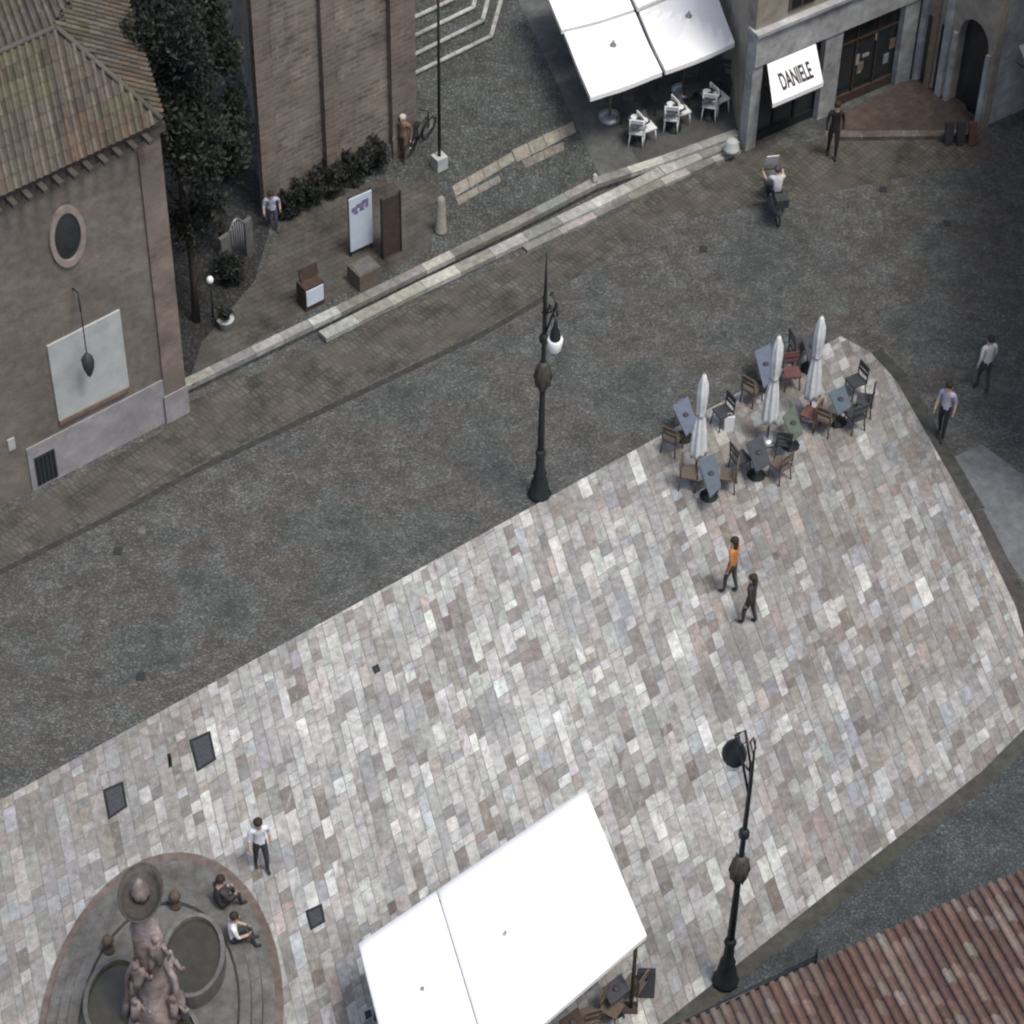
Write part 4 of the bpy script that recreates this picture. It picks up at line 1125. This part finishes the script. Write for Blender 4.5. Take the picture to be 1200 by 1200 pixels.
# ------------------------------------------------------------------ banner, door panel, planters, pole, bollards
ba = thing('banner_sign', 'tall pale blue white banner board with a dark purple picture at its top', 'banner', G(424, 292, TZ))
P4 = [(411, 294), (436, 282), (434, 214), (410, 225)]
A0, B0 = G(411, 302, TZ), G(437, 290, TZ)
F6 = Facade(A0, B0, TZ); o0 = ba.location
dl = F6.p0 - o0
bh = F6.st(410, 224)[1]- TZ
pts = [F6.w(0, .25), F6.w(F6.len, .25), F6.w(F6.len, bh), F6.w(0, bh)]
def wallboard(mb, a0, a1, z0, z1, o0_, o1_):
    b = [F6.w(a0, z0, o1_) + dl, F6.w(a1, z0, o1_) + dl, F6.w(a1, z0, o0_) + dl, F6.w(a0, z0, o0_) + dl]
    t = [F6.w(a0, z1, o1_) + dl, F6.w(a1, z1, o1_) + dl, F6.w(a1, z1, o0_) + dl, F6.w(a0, z1, o0_) + dl]
    mb.hexa(b, t); return mb
wallboard(MB(), 0, F6.len, .22, bh, -.02, .02).build('board', M_banner, ba)
mb = MB()
for i, (a, z, w_, h_) in enumerate(((.1, .80, .25, .08), (.3, .84, .35, .07), (.55, .87, .3, .06), (.2, .74, .18, .05), (.45, .77, .2, .07), (.7, .80, .14, .08))):
    wallboard(mb, a * F6.len, min(.95, a + w_) * F6.len, (z - h_ / 2) * bh, (z + h_ / 2) * bh, .021, .024 + i * .001)
mb.build('picture', M_purple, ba)
for a in (.03, .97):
    wallboard(MB(), a * F6.len - .025, a * F6.len + .025, 0, bh + .05, -.06, -.022).build('post', M_iron, ba)
dp = thing('wooden_panel', 'narrow dark brown upright wooden board right of the banner', 'board', G(458, 300, TZ))
a_ = G(448, 302, TZ) - dp.location; b__ = G(468, 293, TZ) - dp.location; hh_ = hgt(dp.location, 232)
d_ = (b__ - a_).normalized(); nn_ = Vector((d_.y, -d_.x, 0)) * .06
mb = MB(); mb.prism([a_, b__, b__ + nn_, a_ + nn_], 0, hh_); mb.build('panel', M_wood, dp)
mb = MB(); mb.prism([a_ - d_ * .04 + nn_ * .2, a_ - d_ * .002 + nn_ * .2, a_ - d_ * .002 + nn_ * 1.4, a_ - d_ * .04 + nn_ * 1.4], 0, hh_ + .06); mb.prism([b__ + d_ * .002 + nn_ * .2, b__ + d_ * .04 + nn_ * .2, b__ + d_ * .04 + nn_ * 1.4, b__ + d_ * .002 + nn_ * 1.4], 0, hh_ + .06); mb.build('frame', M_iron, dp)
le = thing('information_lectern', 'upright dark box lectern with a white front panel beside the steps', 'lectern', G(364, 362, TZ))
mb = MB(); rz_ = R(38); mb.box((0, .22, .42), (.62, .44, .84), rz_); mb.box((-.05, .40, 1.02), (.60, .05, .36), rz_, tilt=('X', R(-14))); mb.build('box', M_wood, le)
mb = MB(); mb.box((.14, .015, .50), (.56, .03, .56), rz_); mb.build('sheet', M_banner, le)
pb = thing('planter_box', 'brown wooden planter box below the banner sign', 'planter', G(427, 330, TZ))
mb = MB(); mb.box((0, 0, .3), (.72, .6, .6), R(38)); mb.build('box', mat('planter_brown', (.10, .085, .07), .8, .3, 6), pb)
mb = MB(); mb.box((0, 0, .612), (.62, .5, .02), R(38)); mb.build('soil', M_fount, pb)
po = thing('flag_pole', 'thin dark pole on a pale stone block at the top centre', 'pole', G(515, 196, TZ))
mb = MB(); mb.box((0, 0, .22), (.36, .36, .44), R(37)); mb.build('stone_block', M_panel, po)
mb = MB(); mb.tube([(0, 0, .44), (0, 0, 7.5)], [.05, .035], 8); mb.build('pole', M_iron, po)
def bollard(px, label, h, r, mt):
    t = MB().lathe([(r * 1.2, 0), (r * 1.2, .1), (r, .14), (r * .9, h * .85), (r * .7, h * .95), (r * .2, h)], 12).build('bollard', mt, None, G(*px, TZ)); tag(t, label, 'bollard', 'stone bollards on the terrace')
bollard((517, 272), 'tall pale beige stone bollard below the thin pole', 1.35, .15, mat('beige_stone', (.22, .205, .175), .85, .25, 6))
bollard((857, 176), 'squat pale stone bollard by the shop corner at the end of the steps', .4, .2, M_panel)
bollard((697, 213), 'tiny pale stone stub where the grey path meets the steps', .3, .07, M_panel)
gl2 = thing('globe_light', 'tiny white globe light on a thin stand in the alley by the chapel', 'lamp', G(250, 372, TZ))
mb = MB(); mb.tube([(0, 0, 0), (0, 0, 1.3)], .025, 6); mb.build('stand', M_iron, gl2)
mb = MB(); mb.blob((0, 0, 1.42), (.1, .1, .13), 2, 0, 12, 8); mb.build('globe', M_lampglass, gl2)

# ------------------------------------------------------------------ plants
def leaves(mb, c, rad, n, size, cols, seed, hollow=.35):
    rg = random.Random(seed)
    cl = []
    while len(cl) < 46:
        p = Vector((rg.uniform(-1, 1), rg.uniform(-1, 1), rg.uniform(-1, 1)))
        if p.length < 1.05 and Vector((p.x, p.y)).length > .15: cl.append(p)
    kc = [rg.uniform(.65, 1.5) for _ in cl]
    for i in range(n):
        ki = rg.randrange(len(cl)); k = cl[ki]; p = k + Vector((rg.gauss(0, .17), rg.gauss(0, .17), rg.gauss(0, .085)))
        if p.length > 1.25: p = p.normalized() * rg.uniform(.85, 1.2)
        q = Vector((c[0] + p.x * rad[0], c[1] + p.y * rad[1], c[2] + p.z * rad[2]))
        a = Vector((rg.uniform(-1, 1), rg.uniform(-1, 1), rg.uniform(-.5, 1))).normalized(); b = a.orthogonal().normalized()
        b = (b * math.cos(i) + a.cross(b) * math.sin(i)); s_ = size * rg.uniform(.6, 1.3)
        col = jit(tuple(x * kc[ki] for x in cols[(ki + i % 2) % len(cols)]), .3)
        a2 = a.cross(b)
        n0 = len(mb.v); mb.v += [tuple(q - b * s_), tuple(q + a2 * s_ * .45), tuple(q + b * s_), tuple(q - a2 * s_ * .45)]; mb.face((n0, n0 + 1, n0 + 2, n0 + 3), col)


def tree(px, label, zc, rad, n, seed, cols, zt):
    b = G(*px, TZ); t = thing('evergreen_tree', label, 'tree', b, 0, 'trees in the alley between chapel and church')
    mb = MB(); mb.tube([(0, 0, 0), (.03, .02, zt * .5), (0, .05, zc + rad[2] * .5)], [.13, .1, .03], 8)
    for k in range(7):
        a = k * 2.4; z = zt + k * .5; mb.tube([(0, 0, z), (math.cos(a) * rad[0] * .5, math.sin(a) * rad[1] * .5, z + .5), (math.cos(a) * rad[0] * .85, math.sin(a) * rad[1] * .85, z + 1.1)], [.05, .035, .01], 5)
    mb.build('trunk', M_bark, t)
    mb = MB(); leaves(mb, (0, 0, zc), rad, n * 2, .085, cols, seed); mb.build('crown', M_leaf, t)


DG = [(.014, .017, .013), (.021, .025, .017), (.011, .014, .013), (.018, .024, .02)]
MG_ = [(.020, .028, .019), (.018, .030, .024), (.026, .031, .019), (.014, .018, .013)]
tree((230, 376), 'dark evergreen nearest the chapel corner in the alley', 7.4, (1.2, 1.1, 4.2), 7000, 3, DG, 3.4)
tree((262, 300), 'greener evergreen close to the church wall in the alley', 6.3, (.95, .9, 3.6), 6000, 4, MG_, 2.6)
tree((215, 250), 'dark evergreen farther back in the alley behind the chapel', 7.0, (1.2, 1.1, 4.2), 6000, 5, DG, 3.0)
for i, (px, r_, lb) in enumerate((((338, 252), .42, 'dark shrub at the left foot of the church wall'), ((362, 240), .45, 'dark shrub second from the left at the church foot'), ((388, 226), .5, 'dark shrub in the middle of the church foot'),
                                  ((412, 212), .5, 'dark bluish shrub right of the middle at the church foot'), ((436, 198), .46, 'dark shrub at the right of the church foot by the pilaster'), ((270, 330), .4, 'low dark shrub under the alley trees'))):
    b = G(*px, TZ); t = thing('shrub', lb, 'shrub', b, 0, 'shrubs at the church')
    mb = MB(); leaves(mb, (0, 0, .55), (r_, r_ * .8, .6), 1500, .06, DG, 20 + i); mb.build('foliage', M_leaf, t)
    mb = MB()
    for k in range(4): mb.tube([(0, 0, 0), (math.cos(k * 1.7) * .2, math.sin(k * 1.7) * .2, .6)], [.03, .012], 5)
    mb.build('stem', M_bark, t)
pt = thing('potted_plant', 'pale stone pot with a small plant at the alley entrance near the steps', 'potted plant', G(265, 384, TZ))
mb = MB(); mb.lathe([(.16, 0), (.22, .3), (.25, .34), (.2, .36)], 14); mb.build('pot', M_panel, pt)
mb = MB(); leaves(mb, (0, 0, .6), (.22, .22, .28), 260, .07, MG_, 40); mb.build('foliage', M_leaf, pt)
ga2 = thing('garden_wall', 'low grey wall with an arched iron gate at the alley mouth', 'wall', G(285, 330, TZ))
p1, p2 = G(262, 322, TZ) - ga2.location, G(298, 296, TZ) - ga2.location
mb = MB(); d_ = (p2 - p1).normalized(); n_ = Vector((-d_.y, d_.x, 0)) * .12
mb.prism([p1, p1.lerp(p2, .3), p1.lerp(p2, .3) + n_, p1 + n_], 0, 1.3); mb.prism([p1.lerp(p2, .78), p2, p2 + n_, p1.lerp(p2, .78) + n_], 0, 1.3); mb.build('wall', M_fount, ga2)
mb = MB(); g0, g1 = p1.lerp(p2, .3) + n_ * .5, p1.lerp(p2, .78) + n_ * .5
for i in range(7):
    x = g0.lerp(g1, (i + .5) / 7); mb.tube([x, x + Vector((0, 0, 1.2 + .35 * math.sin(math.pi * (i + .5) / 7)))], .014, 5)
mb.tube([g0.lerp(g1, k / 10) + Vector((0, 0, 1.25 + .35 * math.sin(math.pi * k / 10))) for k in range(11)], .03, 6); mb.build('gate', M_silver, ga2)

# ------------------------------------------------------------------ people
SEG = [('pelvis', 'spine'), ('spine', 'chest'), ('chest', 'neck'), ('neck', 'head'), ('head', 'crown')]
for s_ in 'lr': SEG += [('chest', 'sh' + s_), ('sh' + s_, 'el' + s_), ('el' + s_, 'wr' + s_), ('wr' + s_, 'pa' + s_), ('pelvis', 'hi' + s_), ('hi' + s_, 'kn' + s_), ('kn' + s_, 'an' + s_), ('an' + s_, 'to' + s_)]
RAD = dict(pelvis=.135, spine=.125, chest=.145, neck=.055, head=.09, crown=.085, sh=.07, el=.048, wr=.034, pa=.038, hi=.095, kn=.062, an=.042, to=.04)


def person(label, loc, rz, shirt, trousers, hair=(.03, .022, .016), skin=(.42, .28, .21), bare=True, pose=None, stride=.12, sc=(1.0, 1.0, 1.19), shoes=(.03, .028, .026), hairlen=0):
    J = dict(pelvis=(0, 0, .95), spine=(0, -.01, 1.12), chest=(0, 0, 1.34), neck=(0, .01, 1.50), head=(0, .03, 1.60), crown=(0, .02, 1.68))
    for s_, k in (('l', -1), ('r', 1)):
        J.update({'sh' + s_: (.18 * k, 0, 1.42), 'el' + s_: (.235 * k, -.03 + .09 * k * stride * 4, 1.15), 'wr' + s_: (.245 * k, .06 + .12 * k * stride * 4, .93), 'pa' + s_: (.245 * k, .08 + .13 * k * stride * 4, .86),
                  'hi' + s_: (.09 * k, 0, .9), 'kn' + s_: (.1 * k, .04 - .6 * k * stride, .5), 'an' + s_: (.1 * k, -1.1 * k * stride - .02, .085), 'to' + s_: (.115 * k, .13 - 1.1 * k * stride, .04)})
    if pose: J.update(pose)
    names = list(J); idx = {n_: i for i, n_ in enumerate(names)}
    me = bpy.data.meshes.new('skeleton'); me.from_pydata([J[n_] for n_ in names], [(idx[a], idx[b]) for a, b in SEG], []); me.update()
    ob = bpy.data.objects.new('skeleton', me); COL.objects.link(ob)
    ob.modifiers.new('skin', 'SKIN'); 
    for n_, v in zip(names, me.skin_vertices[0].data):
        r_ = RAD.get(n_) or RAD[n_[:2]]
        v.radius = (r_, r_ * (.75 if n_ in ('chest', 'spine', 'pelvis') else 1)); v.use_root = n_ == 'pelvis'
    sb_ = ob.modifiers.new('sub', 'SUBSURF'); sb_.levels = 1
    bpy.context.view_layer.update()
    nm = bpy.data.meshes.new_from_object(ob.evaluated_get(bpy.context.evaluated_depsgraph_get()))
    bpy.data.objects.remove(ob)
    Jv = {k: Vector(v) for k, v in J.items()}
    def near(p):
        best = None
        for a, b in SEG:
            A_, B2 = Jv[a], Jv[b]; d = B2 - A_; t_ = max(0, min(1, (p - A_).dot(d) / max(d.length_squared, 1e-6)))
            dd = (p - A_ - d * t_).length - (RAD.get(a) or RAD[a[:2]]) * .6
            if best is None or dd < best[0]: best = (dd, a, b)
        return best[1], best[2]
    mb = MB(); mb.v = [tuple(v.co) for v in nm.vertices]
    for pgn in nm.polygons:
        a, b = near(pgn.center); b2 = b[:2]
        if b in ('head', 'crown'): c = skin
        elif a == 'chest' and b == 'neck': c = shirt if pgn.center.z < Jv['neck'].z - .02 else skin
        elif b2 in ('sh',) or b in ('chest', 'spine'): c = shirt
        elif b2 == 'el': c = shirt
        elif b2 == 'wr': c = skin if bare else shirt
        elif b2 == 'pa': c = skin
        elif b2 == 'to': c = shoes
        else: c = trousers
        mb.face(list(pgn.vertices), c, True)
    # fingers, face
    for s_, k in (('l', -1), ('r', 1)):
        w_ = Jv['pa' + s_]; d = (w_ - Jv['wr' + s_]).normalized(); sd = d.cross(Vector((k, 0, .1))).normalized(); ou = sd.cross(d)
        for i, ln in enumerate((.075, .085, .08, .062)):
            st_ = w_ + sd * (.027 - i * .018) + d * .015
            mb.tube([st_, st_ + d * ln * .55, st_ + d * ln * .9 - ou * k * .015], [.0095, .0085, .006], 5, skin)
        st_ = w_ + sd * .03 - d * .01; mb.tube([st_, st_ + sd * .03 + d * .03, st_ + sd * .035 + d * .06], [.011, .01, .007], 5, skin)
    hd = Jv['head'].lerp(Jv['crown'], .4); fwd = Vector((0, 1, 0))
    mb.blob(hd + Vector((0, .10, -.02)), (.014, .022, .022), 1, 0, 6, 4, skin)
    for k in (-1, 1):
        mb.blob(hd + Vector((.034 * k, .085, .015)), (.012, .008, .008), 1, 0, 6, 4, (.05, .04, .035)); mb.blob(hd + Vector((.095 * k, 0, 0)), (.012, .025, .035), 1, 0, 6, 4, skin)
    mb.blob(hd + Vector((0, .088, -.055)), (.026, .008, .008), 1, 0, 6, 4, (.30, .14, .12))
    mb.v = [(x * sc[0], y * sc[1], z * sc[2]) for x, y, z in mb.v]
    o = mb.build('person', M_tile_p, None, loc); o.rotation_euler = (0, 0, rz); tag(o, label, 'person')
    hb = MB(); hb.blob(hd + Vector((0, -.018, .035)), (.108, .112, .10), 3, .05, 14, 8)
    if hairlen: hb.blob(hd + Vector((0, -.07, -.10)), (.09, .055, .16), 4, .06, 12, 7)
    hb.v = [(x * sc[0], y * sc[1], z * sc[2]) for x, y, z in hb.v]
    hb.c = [hair] * len(hb.f); hb.build('hair', M_tile_p, o)
    return o


M_tile_p = mat('clothing', (1, 1, 1), .85, .2, 6, usecol=True)
WX = (1.0, 1.0, 1.19)
person('person in a bright orange top and dark trousers walking beside another on the plaza', G(855, 694, .04), R(60), (.40, .17, .05), (.045, .05, .055), bare=False, sc=WX, hairlen=1)
person('person all in dark clothes walking on the plaza in front of the orange top', G(877, 730, .04), R(60), (.035, .03, .032), (.04, .036, .036), bare=False, sc=(1.02, 1.02, 1.05), hairlen=1)
person('person in a white shirt and dark trousers near the fountain and marquee', G(307, 1018, .04), R(200), (.55, .56, .6), (.035, .037, .045), sc=(1.05, 1.05, 1.12))
person('person in a pale grey shirt on the street nearest the plaza corner', G(1102, 512, .012), R(150), (.34, .33, .40), (.02, .02, .024), sc=WX)
person('person in a whitish coat on the street at the far right', G(1150, 458, .012), R(20), (.50, .50, .48), (.045, .05, .05), bare=False, sc=WX, hair=(.025, .022, .04))
person('person in black standing before the shop windows', G(974, 184, .01), R(180), (.022, .018, .022), (.02, .018, .02), bare=False, sc=(1, 1, 1.2))
person('person in a brown jacket with white collar at the church corner', G(473, 186, TZ), R(160), (.16, .11, .085), (.10, .075, .06), bare=False, sc=(1, 1, .95), hair=(.4, .38, .36))
person('person in navy and white by the left foot of the church', G(320, 268, TZ), R(190), (.32, .33, .42), (.05, .05, .09), sc=(.95, .95, .8))
sit = {'pelvis': (0, 0, .12), 'spine': (0, .0, .28), 'chest': (0, .05, .5), 'neck': (0, .08, .66), 'head': (0, .12, .76), 'crown': (0, .12, .84)}
for s_, k in (('l', -1), ('r', 1)):
    sit.update({'sh' + s_: (.18 * k, .05, .58), 'el' + s_: (.23 * k, .12, .33), 'wr' + s_: (.16 * k, .32, .27), 'pa' + s_: (.12 * k, .38, .26), 'hi' + s_: (.09 * k, .03, .11), 'kn' + s_: (.12 * k, .42, .22), 'an' + s_: (.12 * k, .50, -.18), 'to' + s_: (.13 * k, .65, -.22)})
def on_step(px, z): return G(px[0], px[1], z)
person('person in a white shirt sitting on the fountain steps', on_step((272, 1102), .43), R(-75), (.62, .63, .62), (.04, .042, .05), pose=sit, sc=(1.0, 1.0, 1.15))
person('person in dark clothes sitting on the rear fountain steps', on_step((257, 1062), .43), R(-50), (.05, .045, .045), (.035, .03, .03), bare=False, pose=sit, sc=(1.05, 1.05, 1.2))

# ------------------------------------------------------------------ scooter and bicycles
def wheel(root, x, r, mt=M_rubber, spokes=10):
    mb = MB(); pts = [(x + r * math.cos(a), 0, r + r * math.sin(a)) for a in [2 * math.pi * k / 20 for k in range(21)]]; mb.tube(pts, .03, 6, cap=False); w_ = mb.build('wheel', mt, root)
    mb = MB()
    for k in range(spokes): a = 2 * math.pi * k / spokes; mb.tube([(x, 0, r), (x + r * .95 * math.cos(a), 0, r + r * .95 * math.sin(a))], .006, 4)
    mb.tube([(x, -.05, r), (x, .05, r)], .03, 8); mb.build('spokes', M_silver, w_)
    return w_


sc_ = thing('motor_scooter', 'silver and black motor scooter ridden across the upper street', 'scooter', G(905, 246), R(100))
for x in (-.62, .66): wheel(sc_, x, .26)
mb = MB(); mb.blob((-.45, 0, .62), (.48, .18, .26), 3, .05, 14, 8); mb.box((0, 0, .34), (.6, .3, .08)); mb.blob((.45, 0, .72), (.14, .22, .42), 4, .04, 12, 8); mb.build('body', mat('scooter_paint', (.10, .105, .11), .4, .2, 5), sc_)
mb = MB(); mb.blob((-.38, 0, .9), (.42, .16, .08), 5, .02, 14, 6); mb.build('seat', M_rubber, sc_)
mb = MB(); mb.tube([(.66, 0, .3), (.48, 0, 1.15)], .035, 8); mb.tube([(.44, -.34, 1.2), (.48, 0, 1.15), (.44, .34, 1.2)], .02, 6); mb.build('handlebar', M_iron, sc_)
mb = MB(); mb.box((.56, 0, 1.4), (.02, .36, .5), tilt=('Y', R(-20))); mb.build('windscreen', M_lampglass, sc_)
mb = MB(); mb.box((-.8, 0, 1.05), (.32, .36, .3)); mb.build('top_box', M_darkpl, sc_)
rid_ = {'pelvis': (0, -.3, .98), 'spine': (0, -.28, 1.14), 'chest': (0, -.2, 1.36), 'neck': (0, -.16, 1.52), 'head': (0, -.12, 1.62), 'crown': (0, -.12, 1.7)}
for s_, k in (('l', -1), ('r', 1)):
    rid_.update({'sh' + s_: (.19 * k, -.18, 1.44), 'el' + s_: (.25 * k, .0, 1.16), 'wr' + s_: (.28 * k, .30, 1.16), 'pa' + s_: (.29 * k, .38, 1.19), 'hi' + s_: (.1 * k, -.28, .95), 'kn' + s_: (.17 * k, .14, .86), 'an' + s_: (.13 * k, .1, .44), 'to' + s_: (.13 * k, .24, .42)})
person('person in a white top riding the silver scooter', G(905, 246), R(10), (.42, .42, .44), (.03, .03, .035), pose=rid_, sc=(1, 1, 1.0), hair=(.05, .05, .055))


def bicycle(px, rz, label, col, zg=TZ, lean=.12):
    t = thing('bicycle', label, 'bicycle', G(*px, zg), rz, 'bicycles parked on the terrace'); t.rotation_euler = (lean, 0, rz); del t['group']
    for x in (-.52, .52): wheel(t, x, .36, spokes=12)
    mb = MB(); a, b, c, d = (-.52, 0, .36), (-.08, 0, .34), (-.2, 0, .95), (.38, 0, .95)
    for p, q_ in ((a, b), (a, c), (b, c), (c, d), (b, d)): mb.tube([p, q_], .022, 6)
    mb.tube([(.52, 0, .36), (.38, 0, .95), (.35, 0, 1.12)], .022, 6); mb.build('frame', col, t)
    mb = MB(); mb.tube([(.25, -.28, 1.15), (.36, -.1, 1.13), (.36, .1, 1.13), (.25, .28, 1.15)], .016, 6); mb.build('handlebar', M_iron, t)
    mb = MB(); mb.tube([(-.2, 0, .94), (-.22, 0, 1.08)], .015, 5); mb.blob((-.24, 0, 1.11), (.14, .08, .035), 1, .02, 10, 5); mb.build('saddle', M_rubber, t)


bicycle((490, 172), R(60), 'dark bicycle leaning at the right corner of the brick church', M_iron)
rs = thing('red_stand', 'small red and dark display stand by the brown platform at upper right', 'display stand', G(1124, 168))
for k in range(3):
    mb = MB(); mb.box((-.35 + k * .35, 0, .4), (.24, .1, .75), R(15), tilt=('X', R(-12))); mb.build('panel', M_redpl if k == 2 else M_darkpl, rs)
    mb = MB(); mb.box((-.35 + k * .35, .16, .35), (.2, .03, .7), R(15), tilt=('X', R(14))); mb.build('prop', M_iron, rs)
mb = MB(); mb.tube([(-.5, .05, .04), (.5, .05, .04)], .02, 6); mb.build('rail', M_iron, rs)

# ------------------------------------------------------------------ light
W = bpy.data.worlds.new('World'); S.world = W; W.use_nodes = True
nt = W.node_tree; bgd = nt.nodes['Background']
sky = nt.nodes.new('ShaderNodeTexSky'); sky.sky_type = 'NISHITA'; sky.sun_disc = False
SUN_EL, SUN_AZ = R(69), math.atan2(.75, -.66)      # azimuth from +Y, positive: to the right
sky.sun_elevation = SUN_EL; sky.sun_rotation = SUN_AZ
sky.air_density = 1.0; sky.dust_density = 4.0; sky.ozone_density = .6
nt.links.new(sky.outputs[0], bgd.inputs['Color']); bgd.inputs['Strength'].default_value = .118
sd_ = Vector((math.sin(SUN_AZ) * math.cos(SUN_EL), math.cos(SUN_AZ) * math.cos(SUN_EL), math.sin(SUN_EL)))
ld = bpy.data.lights.new('sun', 'SUN'); ld.energy = 1.5; ld.angle = R(14); ld.color = (1, .97, .92)
lo_ = bpy.data.objects.new('sun', ld); COL.objects.link(lo_); lo_.rotation_euler = sd_.to_track_quat('Z', 'Y').to_euler()

S.view_settings.view_transform = 'Standard'; S.view_settings.look = 'None'; S.view_settings.exposure = 0.75; S.view_settings.gamma = 1.0
S.cycles.filter_width = 2.2
